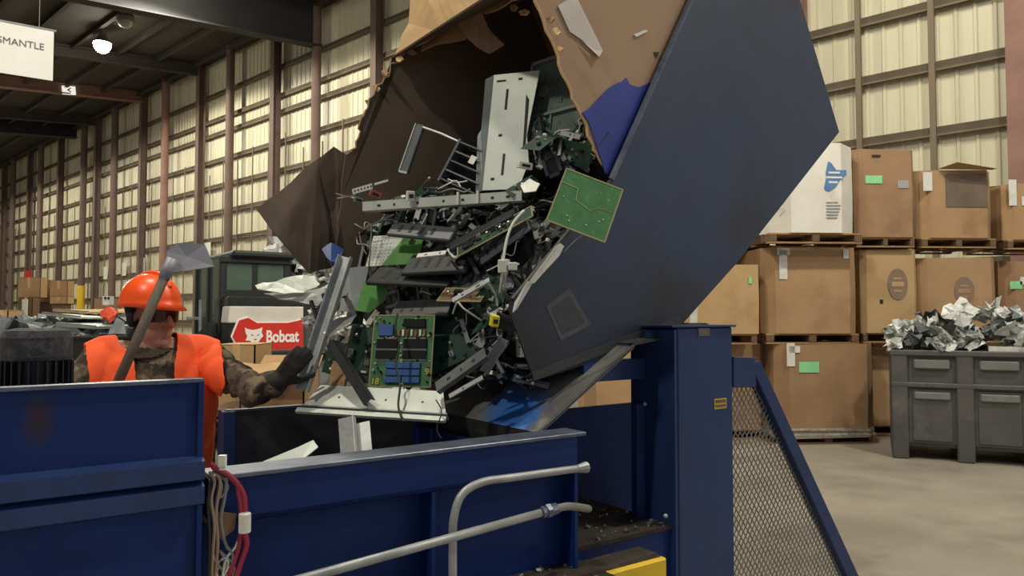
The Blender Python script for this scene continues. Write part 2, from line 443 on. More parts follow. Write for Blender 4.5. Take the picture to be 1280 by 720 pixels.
# roof
ceil = thing('ceiling', 'dark metal roof deck with purlins and deep girders', 'ceiling', W(0, 0, 0), WROT, kind='structure')
SL = -.1
def rz(q): return 12.8 + SL * q
part('deck', MB().hexa([(-9, -.3, rz(-.3)), (70, -.3, rz(-.3)), (70, 42, rz(42)), (-9, 42, rz(42))],
                       [(-9, -.3, rz(-.3) + .15), (70, -.3, rz(-.3) + .15), (70, 42, rz(42) + .15), (-9, 42, rz(42) + .15)]), 'roof_deck', ceil, local=True)
pu = MB().bb((-9, -.04, -.22), (70, .04, 0)).bb((-9, -.04, -.22), (70, .1, -.2)).mesh('purlin', 'roof_deck')
q = .7
while q < 36:
    inst('purlin', pu, ceil, (0, q, rz(q))); q += 1.6
def girder(s_, zb, depth, wd_, mt, q1=34):
    mb = MB()
    for (a, b, ww) in ((zb, zb + .05, wd_), (zb + depth - .05, zb + depth, wd_), (zb + .05, zb + depth - .05, wd_ * .12)):
        mb.hexa([(s_ - ww, .5, a), (s_ + ww, .5, a), (s_ + ww, q1, a + SL * q1), (s_ - ww, q1, a + SL * q1)],
                [(s_ - ww, .5, b), (s_ + ww, .5, b), (s_ + ww, q1, b + SL * q1), (s_ - ww, q1, b + SL * q1)])
    part('girder', mb, mt, ceil, local=True)
girder(22.6, 11.1, 1.55, .22, 'girder_steel')
girder(48.08, 12.0, .85, .3, 'girder_steel')
girder(38.5, 12.25, .5, .2, 'red_steel')
for i in (-2, -1, 0, 1, 3): girder(25.77 + 6.37 * i, 12.2, .45, .12, 'roof_deck')

# high bay lamps: two in view, the rest unseen and placed for light
def lamp(name, p, label, group=None, on=1.0):
    t = thing(name, label, 'lamp', p, group=group)
    part('housing', MB().lathe([(.06, .42), (.12, .42), (.14, .2), (.17, .12)], 20), 'lamp_metal', t, local=True, smooth=False)
    part('reflector', MB().lathe([(.17, .12), (.2, .1), (.3, -.06), (.31, -.06), (.21, .11), (.17, .13)], 24), 'lamp_metal', t, local=True)
    ln_ = part('lens', MB().lathe([(.02, -.42), (.13, -.4), (.22, -.33), (.28, -.22), (.3, -.1), (.29, -.035), (.2, -.03)], 24), 'lamp_lens' if on else 'lamp_metal', t, local=True)
    part('hanger', MB().tube([(0, 0, .4), (0, 0, 1.1)], .012), 'lamp_metal', t, local=True)
    if on:
        L = bpy.data.lights.new('lamp_light', 'SPOT'); L.energy = LAMP_W * on * 2.6; L.color = LAMP_COL
        L.spot_size = R(178); L.spot_blend = .12; L.shadow_soft_size = .22
        lo = bpy.data.objects.new('lamp_light', L); COL.objects.link(lo); lo.parent = t; lo.location = (0, 0, -.66)
    return t
lamp('high_bay_lamp', at(128, 52, 27.0), 'bright round high bay lamp glowing under the roof above the sign', on=.55)
lamp('high_bay_lamp', at(157, 20, 25.5), 'small unlit lamp housing right of the glowing lamp', on=0)
for i, (s_, q_, p_) in enumerate([(3, 7, .2), (13, 7, .36), (21, 6, .5), (38, 9.5, .75), (52, 9, .9), (-2, 9, .58), (-9, 6, .2), (4, 15, .42), (2.2, 20.4, .42)]):  # last one added behind the camera to brighten the heap
    lamp('high_bay_lamp', W(s_, q_, rz(q_) - .75), 'unseen high bay lamp hanging out of the frame to light the hall', 'high bay lamps outside the picture', p_)

# hanging sign
p0 = at(66, 101, 7.0); zt = at(66, 39, 7.0).z
sg = thing('hanging_sign', 'white hanging banner lettered in grey at the upper left', 'sign', p0)
a2 = -A
def SP(l, z, off=0): return p0 + a2 * l + UP * z + B * off
H = zt - p0.z
part('panel', MB().plate([SP(0, 0), SP(1.9, 0), SP(1.9, H), SP(0, H)], B * .012), 'sign_white', sg)
part('top_rail', MB().tube([SP(-.02, H + .004, .006), SP(1.92, H + .004, .006)], .012), 'galv', sg)
for l in (.12, 1.78): part('hanger_wire', MB().tube([SP(l, H, .006), SP(l, H + 6.5, .006)], .004, 5), 'grey_cable', sg)
MT = Matrix((A, UP, -B)).transposed().to_4x4()
MT.translation = SP(.075, H * .58, -.003) - p0
text_part('DISMANTLE', .09, 'sign_ink', sg, MT, align='RIGHT', offset=0, ext=.001, sx=.96)

# little lit sign with an arrow under the roof
M, w_, h_ = qf((78, 117, 34), (95, 118, 34.3), (78, 107, 34))
t = thing('arrow_sign', 'small pale lit arrow sign hanging below the roof at left', 'sign', M=M)
part('box', MB().bb((0, 0, -.12), (w_, h_, 0)), 'sign_lit', t, local=True)
part('arrow', MB().plate([(w_ * .62, h_ * .2, .004), (w_ * .35, h_ * .5, .004), (w_ * .62, h_ * .8, .004), (w_ * .7, h_ * .72, .004), (w_ * .5, h_ * .5, .004), (w_ * .7, h_ * .28, .004)], (0, 0, .004)), 'sign_ink', t, local=True)
part('hanger_wire', MB().tube([(w_ / 2, h_, -.06), (w_ / 2, h_ + 1.4, -.06)], .012, 5), 'grey_cable', t, local=True)
# ================================================================== THE HOPPER MACHINE
hop = thing('scrap_hopper', 'navy blue steel hopper with open trough in front of the tipper', 'machine', K(-.6, 0, 0))
T0 = -.4
ZF = onT(730, 541, T0).z
kR = (onT(722, 541, T0) - Q0).dot(A); kL = (onT(262, 592, T0) - Q0).dot(A)
def kbox(mb, k0, k1, t0, t1, z0, z1, mi=0):
    return mb.hexa([K(k0, t0, z0), K(k1, t0, z0), K(k1, t1, z0), K(k0, t1, z0)], [K(k0, t0, z1), K(k1, t0, z1), K(k1, t1, z1), K(k0, t1, z1)], mi)
part('trough_wall', kbox(MB(), kL, kR, T0 + .07, T0 + .085, .55, ZF), 'navy_paint', hop, bevel=.002)
part('top_rail', kbox(kbox(MB(), kL, kR, T0, T0 + .012, ZF - .115, ZF - .008), kL, kR, T0, T0 + .07, ZF - .115, ZF - .1), 'navy_paint', hop, bevel=.002)
part('top_flange', kbox(MB(), kL, kR + .03, T0 - .01, T0 + .1, ZF - .008, ZF + .004), 'worn_edge', hop, bevel=.002, label='worn grey top edge of the trough')
kq = (onT(540, 600, T0) - Q0).dot(A)
for kk in (kq, kR - .012): part('stiffener_rib', kbox(MB(), kk, kk + .012, T0, T0 + .07, .55, ZF - .115), 'navy_paint', hop)
part('lower_ledge', kbox(MB(), kL, kR + .05, T0 - .12, T0 + .08, .72, .74), 'grime', hop, label='debris covered lower ledge')
part('lower_beam', kbox(MB(), kL, kR + .05, T0 - .13, T0 - .115, .3, .735), 'navy_paint', hop)
# far wall, end walls and floor of the trough
pc = onT(283, 514, .82); kF = (pc - Q0).dot(A); ZB = pc.z
part('far_wall', kbox(MB(), kF, .15, .82, .845, .45, ZB), 'grimy_steel', hop, bevel=.002)
part('far_wall_post', kbox(MB(), kF - .02, kF + .03, .79, .87, .3, ZB), 'blue_paint', hop, bevel=.003)
part('far_wall_edge', kbox(MB(), kF, .15, .815, .85, ZB - .004, ZB + .004), 'worn_edge', hop)
part('trough_floor', kbox(MB(), kL, .15, T0 + .08, .82, .6, .62), 'grimy_steel', hop)
part('trough_end', kbox(MB(), .02, .035, T0 + .09, .82, .62, 1.05), 'navy_paint', hop)
# tall left panel with a pressed double rib
zP = onT(258, 474, T0 - .05).z; kP = (onT(258, 474, T0 - .05) - Q0).dot(A)
TP = T0 - .05
kE = kP - 1.25
def zat(y): return onT(258, y, TP).z
add_spot('navy_rusty', 'navy_paint', onT(46, 522, TP + .03) - Vector(hop.location), .026, srgb(52, 42, 64), (1, 1, .6), 16)
part('side_panel', kbox(MB(), kE, kP, TP + .03, TP + .045, .3, zP - .006), 'navy_rusty', hop)
part('panel_top_edge', kbox(MB(), kE, kP, TP + .02, TP + .06, zP - .008, zP), 'worn_edge', hop)
part('panel_end', kbox(MB(), kP - .012, kP, TP + .02, TP + .16, .3, zP - .006), 'navy_paint', hop)
r1, r2, r3 = zat(573), zat(602), zat(632)
def rib(z0, z1):
    mb = MB()
    return mb.hexa([K(kE, TP + .03, z0 - .004), K(kP, TP + .03, z0 - .004), K(kP, TP + .03, z1 + .004), K(kE, TP + .03, z1 + .004)],
                   [K(kE, TP, z0 + .006), K(kP, TP, z0 + .006), K(kP, TP, z1 - .006), K(kE, TP, z1 - .006)])
part('pressed_rib', rib(r2, r1), 'blue_paint', hop); part('pressed_rib', rib(r3, r2 - .004), 'blue_paint', hop)
# right end under the chute
part('rear_plate', kbox(MB(), .17, 1.7, .55, .565, 0, 1.1), 'navy_paint', hop)
part('rear_post', kbox(MB(), .64, .83, 0, .03, .6, 1.18), 'blue_paint', hop)
part('base_beam', kbox(MB(), -.25, .7, -.14, -.12, .3, .7), 'navy_paint', hop)
part('base_ledge', kbox(MB(), -.25, .7, -.15, .56, .69, .705), 'grime', hop, label='ledge littered with grey debris')
part('cross_rail', kbox(MB(), .35, .84, 0, .04, 1.285, 1.37), 'blue_paint', hop)
# crumbs lying on the ledges
crm = MB(); rr = random.Random(11)
for i in range(220):
    if i % 2: k_, t_, z_ = rr.uniform(kL, kR), rr.uniform(T0 - .11, T0 + .05), .74
    else: k_, t_, z_ = rr.uniform(0, .68), rr.uniform(-.14, .45), .705
    sz = rr.uniform(.004, .014)
    crm.box(K(k_, t_, z_ + sz * .3), (sz * rr.uniform(.5, 2.2), sz, sz * .7), Euler((rr.random(), rr.random(), rr.random() * 6)).to_matrix())
tag(part('crumbs', crm, 'dull_scrap', hop), kind='stuff')
# bolts on panels
for (px, py, tt) in ((806, 505, -.02), (832, 645, -.27), (690, 690, -.27)):
    p = onT(px, py, tt); part('bolt', MB().ball(p, .009, n=8, m=5), 'galv', hop)

# yellow block
yb = thing('yellow_block', 'yellow steel block with a grimy top below the blue column', 'block', onT(795, 760, -.42))
y0 = onT(757, 716, -.42); y1 = onT(834, 697, -.42)
part('body', MB().hexa([Vector((y0.x, y0.y, .45)), Vector((y1.x, y1.y, .45)), Vector((y1.x, y1.y, .45)) + B * .14, Vector((y0.x, y0.y, .45)) + B * .14],
                       [Vector((y0.x, y0.y, y1.z)), y1, y1 + B * .14, Vector((y0.x, y0.y, y1.z)) + B * .14]), 'yellow_paint', yb, bevel=.006)
part('grime_cap', MB().hexa([Vector((y0.x, y0.y, y1.z)) - A * .2 + B * .02, y1 - A * .01 + B * .02, y1 - A * .01 + B * .13, Vector((y0.x, y0.y, y1.z)) - A * .2 + B * .13],
                            [Vector((y0.x, y0.y, y1.z + .01)) - A * .2 + B * .03, y1 + UP * .012 - A * .02 + B * .03, y1 + UP * .012 - A * .02 + B * .12, Vector((y0.x, y0.y, y1.z + .01)) - A * .2 + B * .12]), 'grime', yb)

# conduits
def arc(pts, n=6):
    out = []
    for i in range(len(pts) - 1):
        p0_, p1_, p2_, p3_ = pts[max(i - 1, 0)], pts[i], pts[i + 1], pts[min(i + 2, len(pts) - 1)]
        for j in range(n):
            f = j / n
            out.append(.5 * ((2 * p1_) + (p2_ - p0_) * f + (2 * p0_ - 5 * p1_ + 4 * p2_ - p3_) * f * f + (3 * p1_ - p0_ - 3 * p2_ + p3_) * f ** 3))
    out.append(pts[-1]); return out
tc_ = T0 - .1
pts = [onT(566, 780, tc_), onT(566, 690, tc_), onT(567, 650, tc_), onT(577, 619, tc_), onT(602, 603, tc_), onT(640, 597, tc_), onT(728, 585, tc_)]
cd = thing('bent_conduit', 'grey steel conduit pipe bent at a right angle against the trough', 'pipe', pts[0])
part('pipe', MB().tube(arc(pts), .0115, 10), 'galv', cd, smooth=True)
part('flared_end', MB().tube([onT(722, 586, tc_), onT(733, 584, tc_)], .014, 10, rs=[.012, .018]), 'galv', cd)
tc2 = T0 - .16
pa, pb = onT(330, 737, tc2), onT(680, 640, tc2)
cd = thing('straight_conduit', 'straight grey conduit pipe with a coupling running along the trough', 'pipe', pa)
part('pipe', MB().tube([pa, pb], .0115, 10), 'galv', cd, smooth=True)
d_ = (pb - pa).normalized()
part('coupling', MB().tube([pb - d_ * .01, pb + d_ * .045], .017, 8).tube([pb + d_ * .005, pb + d_ * .02], .021, 6), 'worn_edge', cd)
pe = arc([pb + d_ * .045, onT(712, 633, tc2 + .03), onT(736, 636, tc2 + .12)])
part('flexible_end', MB().tube(pe, .012, 8), 'grey_cable', cd, smooth=True)

# wire bundle at the end of the left panel
wb = thing('wire_bundle', 'tangle of red, white and brown wires hanging from the panel end', 'wires', K(kP + .01, TP, .75))
tw = T0 - .03
def wire(pl, r, mt, name='wire', t=tw, par=wb):
    part(name, MB().tube(arc([onT(x, y, t + (dt[0] if dt else 0)) for x, y, *dt in pl], 5), r, 6), mt, par, smooth=True)
wire([(266, 583), (288, 596), (303, 616), (306, 640), (304, 660), (308, 680), (300, 705), (292, 730)], .0075, 'red_cable')
wire([(264, 580), (292, 600), (299, 620), (301, 645), (300, 668), (296, 690), (286, 720)], .006, 'red_cable')
wire([(262, 590), (268, 602), (264, 625), (268, 655), (266, 690), (264, 735)], .004, 'tan_cable')
wire([(266, 590), (275, 600), (270, 640), (272, 680), (268, 735)], .004, 'tan_cable')
wire([(266, 588), (282, 595), (281, 620), (276, 650), (282, 680), (291, 695), (286, 720)], .004, 'grey_cable')
wire([(268, 590), (277, 605), (275, 622), (285, 610), (279, 597)], .003, 'grey_cable')
wire([(262, 600), (260, 630), (262, 670), (261, 735)], .004, 'black_cable')
wire([(268, 588), (284, 596), (300, 604)], .005, 'black_cable')
wire([(300, 668), (294, 684), (282, 700), (276, 735)], .0035, 'white_cable')
rr = random.Random(5)
for i in range(9):
    wire([(272 + rr.uniform(-8, 16), 690 + rr.uniform(-5, 10)), (280 + rr.uniform(-14, 16), 708 + rr.uniform(-6, 8)), (282 + rr.uniform(-18, 18), 735)], .003, rr.choice(['grey_cable', 'tan_cable', 'white_cable', 'black_cable']))
p = onT(306, 653, tw - .012); part('ferrite_clip', MB().tube([p + UP * .022, p - UP * .024], .0145, 10), 'conn_white', wb, bevel=.002)
p = onT(278, 576, tw - .01); part('white_plug', MB().box(p, (.016, .014, .026)).box(p - UP * .015, (.011, .01, .012)), 'conn_white', wb)
part('brown_tape', MB().plate([onT(271, 640, tw), onT(296, 642, tw), onT(293, 662, tw), onT(277, 675, tw), onT(269, 662, tw)], B * .006), 'wood_dark', wb)

# electric motor behind the panel
mc = at(46, 455, 1.95); mr = .083
mo = thing('electric_motor', 'black finned electric motor with a dusty cap behind the blue panel', 'motor', (mc.x, mc.y, mc.z - .2))
b_ = MB().lathe([(mr * .88, 0), (mr * .88, .225)], 28)
part('body', b_, 'motor_black', mo, local=True)
fin = MB()
for i in range(26):
    a_ = 2 * math.pi * i / 26
    fin.box((math.cos(a_) * mr * .93, math.sin(a_) * mr * .93, .11), (mr * .18, .004, .2), Matrix.Rotation(a_, 3, 'Z'))
part('cooling_fins', fin, 'motor_black', mo, local=True)
part('fan_cowl', MB().lathe([(mr * .96, .212), (mr * .98, .22), (mr * .98, .27), (mr * .9, .288), (mr * .6, .294), (.001, .294)], 28), 'dust_top', mo, local=True, label='dust covered grey fan cap')

# ================================================================== THE TIPPER
def kz(px, py, t):
    p = onT(px, py, t); return (p - Q0).dot(A), p.z
tip = thing('box_tipper', 'large tilted slate blue steel bin of the hydraulic box tipper', 'tipper', K(.95, .5, 1.3))
side = [(640, 374), (636, 386), (668, 476), (760, 447), (853, 405), (920, 330), (1049, 165), (1000, 0), (978, -78), (890, -60), (763, 225)]
near = [onT(x, y, 0) for x, y in side]
part('side_plate', MB().plate(near, B * .008), 'slate_paint', tip)
part('side_plate', MB().plate([p + B * 1.2 for p in near], B * .008), 'slate_paint', tip)
def edge(a, b, w_, mt, name='edge_strip', th=.004, t=-.004):
    a, b = Vector(a), Vector(b); d = (b - a).normalized(); n = Vector((-d.y, d.x)) * w_
    part(name, MB().plate([onT(*a, t), onT(*b, t), onT(*(b + n), t), onT(*(a + n), t)], B * th), mt, tip)
e0, e1 = near[-1], near[-2]
part('front_edge', MB().tube([near[0] - B * .002, e0 - B * .002], .009, 6), 'grimy_steel', tip)
part('front_edge', MB().tube([e0 - B * .002, e1 - B * .002], .014, 6), 'worn_edge', tip, label='worn bare steel front edge')
# back and bottom plates between the two sides
def strip(i, j, name, mt='slate_paint'):
    p, q_ = near[i], near[j]
    n_ = (q_ - p).cross(B).normalized() * .008
    part(name, MB().plate([p + B * .008, q_ + B * .008, q_ + B * 1.2, p + B * 1.2], n_), mt, tip)
strip(4, 5, 'bottom_plate'); strip(5, 6, 'bottom_plate'); strip(6, 7, 'back_plate'); strip(7, 8, 'back_plate')
# grimy lower edge and scuffed rectangle of old sticker glue
part('edge_bar', MB().plate([onT(668, 476, -.006), onT(853, 405, -.006), onT(850, 396, -.006), onT(665, 465, -.006)], B * .006), 'grimy_steel', tip)
q4 = [(683, 383), (712, 360), (739, 406), (701, 426)]
cx = sum(x for x, y in q4) / 4; cy = sum(y for x, y in q4) / 4
res_ = part('sticker_residue', MB().plate([onT(x, y, -.0015) for x, y in q4], B * .0012), 'residue', tip, label='scuffed grey rectangle of old sticker glue')
part('sticker_centre', MB().plate([onT(cx + (x - cx) * .74, cy + (y - cy) * .74, -.0025) for x, y in q4], B * .001), 'residue_dark', res_)
# chute below the sides
c0, c1 = onT(673, 541, -.1), onT(792, 432, -.1)
part('chute_edge', MB().tube([c0, c1], .007, 6), 'grimy_steel', tip)
cn = (c1 - c0).cross(B).normalized()
def onC(px, py, off=.0):
    d = ray(px, py); c = Vector((0, 0, CAMZ)); n_ = cn if cn.dot(c - c0) > 0 else -cn
    return c + d * (((c0 + n_ * off) - c).dot(n_) / d.dot(n_))
add_spot('chute_smeared', 'chute_steel', onC(642, 513) - Vector(tip.location), .12, srgb(52, 112, 196), (1, .6, 1))
part('chute_floor', MB().plate([c0, c1, c1 + B * 1.35, c0 + B * 1.35], (c1 - c0).cross(B).normalized() * -.01), 'chute_smeared', tip)
part('chute_apron', MB().plate([c0, c0 + B * 1.35, c0 + B * 1.35 - UP * .22 + A * .05, c0 - UP * .22 + A * .05], A * .006), 'grimy_steel', tip)
c2 = onT(850, 420, -.1)
part('chute_neck', MB().plate([c1, c2, c2 + B * 1.3, c1 + B * 1.3], UP * .01), 'grimy_steel', tip)
pv = K(.98, -.02, 1.46)
part('pivot', MB().tube([pv - B * .06, pv + B * .1], .06, 20), 'grimy_steel', tip)

# fixed stand: column, brace, mesh guard
ck = (onT(848, 560, -.16) - Q0).dot(A); ck2 = (onT(917, 560, -.16) - Q0).dot(A); zc = onT(880, 409, -.16).z
st = thing('tipper_stand', 'blue steel column with slanted brace and mesh guard beside the tipper', 'stand', K((ck + ck2) / 2, -.1, 0))
part('column', kbox(MB(), ck, ck2, -.16, -.04, 0, zc), 'blue_paint', st, bevel=.006)
part('column_flange', kbox(MB(), ck - .03, ck - .018, -.17, .08, 0, zc - .01), 'blue_paint', st)
part('column_web', kbox(MB(), ck - .02, ck + .005, -.06, -.04, 0, zc - .01), 'blue_paint', st)
part('cap_plate', kbox(MB(), ck - .045, ck2 + .01, -.175, .09, zc, zc + .009), 'blue_paint', st, bevel=.002)
part('foot_plate', kbox(MB(), ck - .08, ck2 + .08, -.25, .12, 0, .015), 'blue_paint', st)
zl, zh = onT(890, 512, -.162).z, onT(890, 499, -.162).z
ka, kb = (onT(893, 505, -.162) - Q0).dot(A), (onT(908, 505, -.162) - Q0).dot(A)
wl_ = part('warning_label', kbox(MB(), ka, kb, -.163, -.16, zl, zh), 'warn_yellow', st)
part('warning_print', kbox(kbox(MB(), ka + .006, kb - .006, -.1645, -.163, zl + .008, zl + .018), ka + .006, kb - .006, -.1645, -.163, zl + .026, zl + .038), 'wood_dark', wl_)
ka, kb = (onT(873, 415, -.162) - Q0).dot(A), (onT(887, 415, -.162) - Q0).dot(A)
part('name_tag', kbox(MB(), ka, kb, -.163, -.16, onT(880, 420, -.162).z, onT(880, 410, -.162).z), 'tag_grey', st)
# brace from the column head to the floor
bt = -.06
def brk(px, py): return kz(px, py, bt)
k1, z1 = brk(944, 447)
part('head_plate', MB().plate([onT(917, 446, bt), onT(944, 447, bt), onT(946, 484, bt), onT(917, 484, bt)], B * .05), 'blue_paint', st, bevel=.003)
b0, b1 = onT(937, 452, bt), onT(1060, 722, bt); bd = (b1 - b0).normalized(); b1 = b0 + bd * ((b0.z - .01) / -bd.z)
wv = Vector((0, 0, 1)).cross(B).normalized(); wv = A
part('brace', MB().hexa([b1 - A * .0, b1 + A * .1, b1 + A * .1 + B * .06, b1 + B * .06], [b0 - A * .0, b0 + A * .085, b0 + A * .085 + B * .06, b0 + B * .06]), 'blue_paint', st, bevel=.004)
# expanded metal: rows of staggered strands clipped to the triangle
mesh = MB(); kc = ck2; zTop = onT(925, 484, bt).z
def kbr(z): 
    f = (b0.z - z) / (b0.z - b1.z); p = b0.lerp(b1, f); return (p - Q0).dot(A)
dx, dz = .0165, .044; zz = .02; row = 0
segs = 0
while zz < zTop:
    kk = kc + (dx if row % 2 else 0) * 1.0
    while kk < kbr(zz):
        for sx in (-1, 1):
            k_e = kk + sx * dx
            if kc - .002 <= k_e <= kbr(zz + dz / 2) + .02:
                p, q_ = K(kk, bt + .03, zz), K(k_e, bt + .03, zz + dz / 2)
                wv_ = A * .0026
                mesh.plate([p - wv_, p + wv_, q_ + wv_, q_ - wv_], B * .004)
        kk += 2 * dx
    zz += dz / 2; row += 1
tag(part('mesh_guard', mesh, 'expanded_steel', st), kind='stuff')
part('mesh_rail', MB().tube([K(ck2 + .005, bt + .03, .0), K(ck2 + .005, bt + .03, zTop)], .007, 5), 'blue_paint', st)
# ================================================================== CARDBOARD BOX IN THE TIPPER
gb = thing('gaylord_box', 'huge torn brown cardboard box spilling electronics out of the tipper', 'box', K(1.3, .6, 1.6))
O_ = (.85, 1.45); ca, sa = math.cos(R(29)), math.sin(R(29))
def GB(a, b, t): return K(O_[0] + ca * a - sa * b, t, O_[1] + sa * a + ca * b)
rj = random.Random(21)
# near wall, torn along its mouth
mouth = jag([(676, -40), (668, 2), (690, 52), (702, 92), (722, 135), (740, 180), (752, 205), (770, 226)], 2.2, 4, rj)
nw = [onT(x, y, .03) for x, y in mouth] + [onT(860, 240, .03), GB(1.0, .3, .03), GB(1.0, 1.62, .03), GB(.1, 1.64, .03)]
part('near_wall', MB().plate(nw, B * .008), 'cardboard_near', gb)
part('torn_rim', MB().tube([onT(x, y, .033) for x, y in mouth], .006, 5), 'cardboard_torn', gb, label='pale torn cardboard rim')
bl = jag([(728, 141), (759, 112), (783, 97)], 1.5, 4, rj)[:-1] + [(783, 97), (788, 106), (799, 109), (815, 102), (766, 220), (757, 217), (748, 188), (736, 152)]
part('blue_patch', MB().plate([onT(x, y, .024) for x, y in bl], B * .005), 'blue_sheet', gb, label='bright blue patch where the cardboard is torn away')
pp = [(697, 7), (712, -2), (721, -2), (753, 63), (750, 70), (744, 66), (727, 50), (712, 40)]
part('paper_sheet', MB().plate([onT(x, y, .026) for x, y in pp[:6] + pp[6:]], B * -.003), 'paper', gb, label='crumpled white paper label stuck on the cardboard')
part('paper_fold', MB().plate([onT(742, 62, .018), onT(753, 63, .02), onT(749, 71, .012), onT(728, 51, .02)], B * .002), 'paper', gb)
part('sticker', MB().plate([onT(792, 43, .024), onT(806, 37, .024), onT(810, 39, .024), (onT(796, 46, .024))], B * .003), 'label_white', gb)
part('cut_mark', MB().plate([onT(817, 65, .026), onT(824, 65, .026), onT(821, 72, .026)], B * .002), 'slot_dark', gb)
# far wall, seen from inside
fe = jag([(505, 66), (488, 88), (470, 112), (455, 145), (445, 178), (432, 194)], 3.5, 5, rj) + jag([(428, 220), (426, 260), (420, 300), (418, 340)], 1.5, 3, rj)
fw = [onT(x, y, 1.15) for x, y in fe] + [onT(470, 420, 1.15), GB(.0, .26, 1.15), GB(1.0, .28, 1.15), GB(1.0, 1.62, 1.15), GB(.0, 1.62, 1.15)]
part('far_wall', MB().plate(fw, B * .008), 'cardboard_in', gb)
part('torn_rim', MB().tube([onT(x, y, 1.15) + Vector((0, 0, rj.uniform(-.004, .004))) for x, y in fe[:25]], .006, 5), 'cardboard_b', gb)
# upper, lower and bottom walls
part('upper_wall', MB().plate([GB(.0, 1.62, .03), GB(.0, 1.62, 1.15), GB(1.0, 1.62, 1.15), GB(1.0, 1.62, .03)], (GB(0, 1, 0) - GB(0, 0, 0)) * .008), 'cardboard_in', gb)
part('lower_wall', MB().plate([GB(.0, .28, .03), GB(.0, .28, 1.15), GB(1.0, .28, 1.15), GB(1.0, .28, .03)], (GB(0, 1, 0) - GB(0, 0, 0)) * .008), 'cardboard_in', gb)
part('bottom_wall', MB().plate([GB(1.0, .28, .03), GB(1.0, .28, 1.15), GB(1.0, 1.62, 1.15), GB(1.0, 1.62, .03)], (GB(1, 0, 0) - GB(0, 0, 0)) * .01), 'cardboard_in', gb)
def cplate(name, pl, mt, amp=.012, th=.006, label=None, seed=1, sub=2):
    # crumpled cardboard or sheet from pixel polygon with depths
    bm = bmesh.new()
    vs = [bm.verts.new(at(*p)) for p in pl]; bm.faces.new(vs)
    bmesh.ops.triangulate(bm, faces=bm.faces)
    bmesh.ops.subdivide_edges(bm, edges=bm.edges, cuts=sub, use_grid_fill=True)
    for v in bm.verts:
        v.co += Vector((noise.noise(v.co * 7 + Vector((seed, 0, 0))), noise.noise(v.co * 7 + Vector((0, seed, 5))), noise.noise(v.co * 7 + Vector((9, 0, seed))))) * amp
    mb = MB(); bm.verts.ensure_lookup_table(); bm.verts.index_update(); bm.normal_update()
    n = len(bm.verts)
    vs = [v.co.copy() for v in bm.verts] + [v.co + v.normal * -th for v in bm.verts]
    fs = [tuple(v.index for v in f.verts) for f in bm.faces]
    fs2 = [tuple(i + n for i in reversed(f)) for f in fs]
    es = [(e.verts[0].index, e.verts[1].index) for e in bm.edges if len(e.link_faces) == 1]
    mb.add(vs, fs + fs2 + [(a, b, b + n, a + n) for a, b in es]); bm.free()
    return mb
part('hanging_flap', cplate('', [(418, 184, 3.62), (432, 194, 3.64), (430, 262, 3.6), (420, 302, 3.56), (416, 334, 3.5), (388, 343, 3.4), (370, 325, 3.38), (346, 292, 3.36), (322, 262, 3.34), (345, 244, 3.42), (372, 220, 3.5), (396, 199, 3.56)], '', .012), 'cardboard_shaded', gb, label='brown cardboard flap hanging out to the left')
part('upper_flap', cplate('', [(520, -70, 4.1), (720, -70, 3.3), (690, -10, 3.15), (640, 2, 3.3), (622, 11, 3.4), (600, 20, 3.47), (576, 29, 3.52), (548, 40, 3.6), (520, 57, 3.66), (500, 70, 3.74), (491, 72, 3.78), (513, 30, 3.95)], '', .02, seed=3), 'cardboard_c', gb, label='bright tan upper cardboard flap')
part('loose_flap', cplate('', [(574, 30, 3.5), (602, 16, 3.44), (612, 36, 3.42), (630, 58, 3.38), (612, 66, 3.36), (594, 58, 3.4), (584, 46, 3.44)], '', .02, seed=8), 'cardboard_near', gb)
part('inner_flap', cplate('', [(528, 52, 3.7), (560, 34, 3.62), (580, 28, 3.55), (584, 48, 3.5), (552, 58, 3.58), (530, 68, 3.66)], '', .02, seed=9), 'cardboard_b', gb)
for i, (x, y) in enumerate(((482, 92), (470, 110), (462, 128), (500, 74), (512, 62), (695, 40), (688, 25), (700, 62), (640, 8), (655, 14))):
    yy = 3.7 if x < 560 else (2.85 if x > 660 else 3.2)
    part('torn_scrap', cplate('', [(x - 5, y - 2, yy), (x + 2, y - 4, yy), (x + 7, y + 1, yy - .03), (x + 3, y + 5, yy - .02), (x - 3, y + 3, yy)], '', .02, seed=i), 'cardboard_torn' if i % 2 else 'cardboard_b', gb)

# ================================================================== ELECTRONIC SCRAP
GE = 'large pieces of electronic scrap in the tipped box'
# dark jumbled core that carries the pieces
prof = [(.42, 1.3), (.2, 1.3), (.06, 1.38), (.03, 1.55), (.1, 1.75), (.22, 1.9), (.45, 1.98), (.8, 2.05), (1.2, 2.2)]
def heap(v, t, lift=0):
    f = v * (len(prof) - 1); i = min(int(f), len(prof) - 2); f -= i
    k_ = prof[i][0] + (prof[i + 1][0] - prof[i][0]) * f; z_ = prof[i][1] + (prof[i + 1][1] - prof[i][1]) * f
    d = Vector((prof[i + 1][1] - prof[i][1], prof[i + 1][0] - prof[i][0])); d.normalize()
    k_ -= .22 * max(0, t - .3)*(1 - v) ; z_ += (-.06 + .24 * min(1, max(0, (v - .3) / .2))) * t; k_ -= .1 * t * min(1, max(0, (v - .3) / .2))
    return K(k_ - d.x * lift, t, z_ + d.y * lift), (A * -d.x + UP * d.y)
core = MB(); NU, NT = 46, 40
for i in range(NU + 1):
    for j in range(NT + 1):
        p, n_ = heap(i / NU, .02 + 1.12 * j / NT)
        h_ = noise.noise(p * 9) * .05 + noise.noise(p * 26) * .03
        core.v.append(p + n_ * h_ - n_ * .05)
for i in range(NU):
    for j in range(NT):
        a_ = i * (NT + 1) + j; core.f.append((a_, a_ + 1, a_ + NT + 2, a_ + NT + 1)); core.mi.append(0)
n0 = len(core.v)
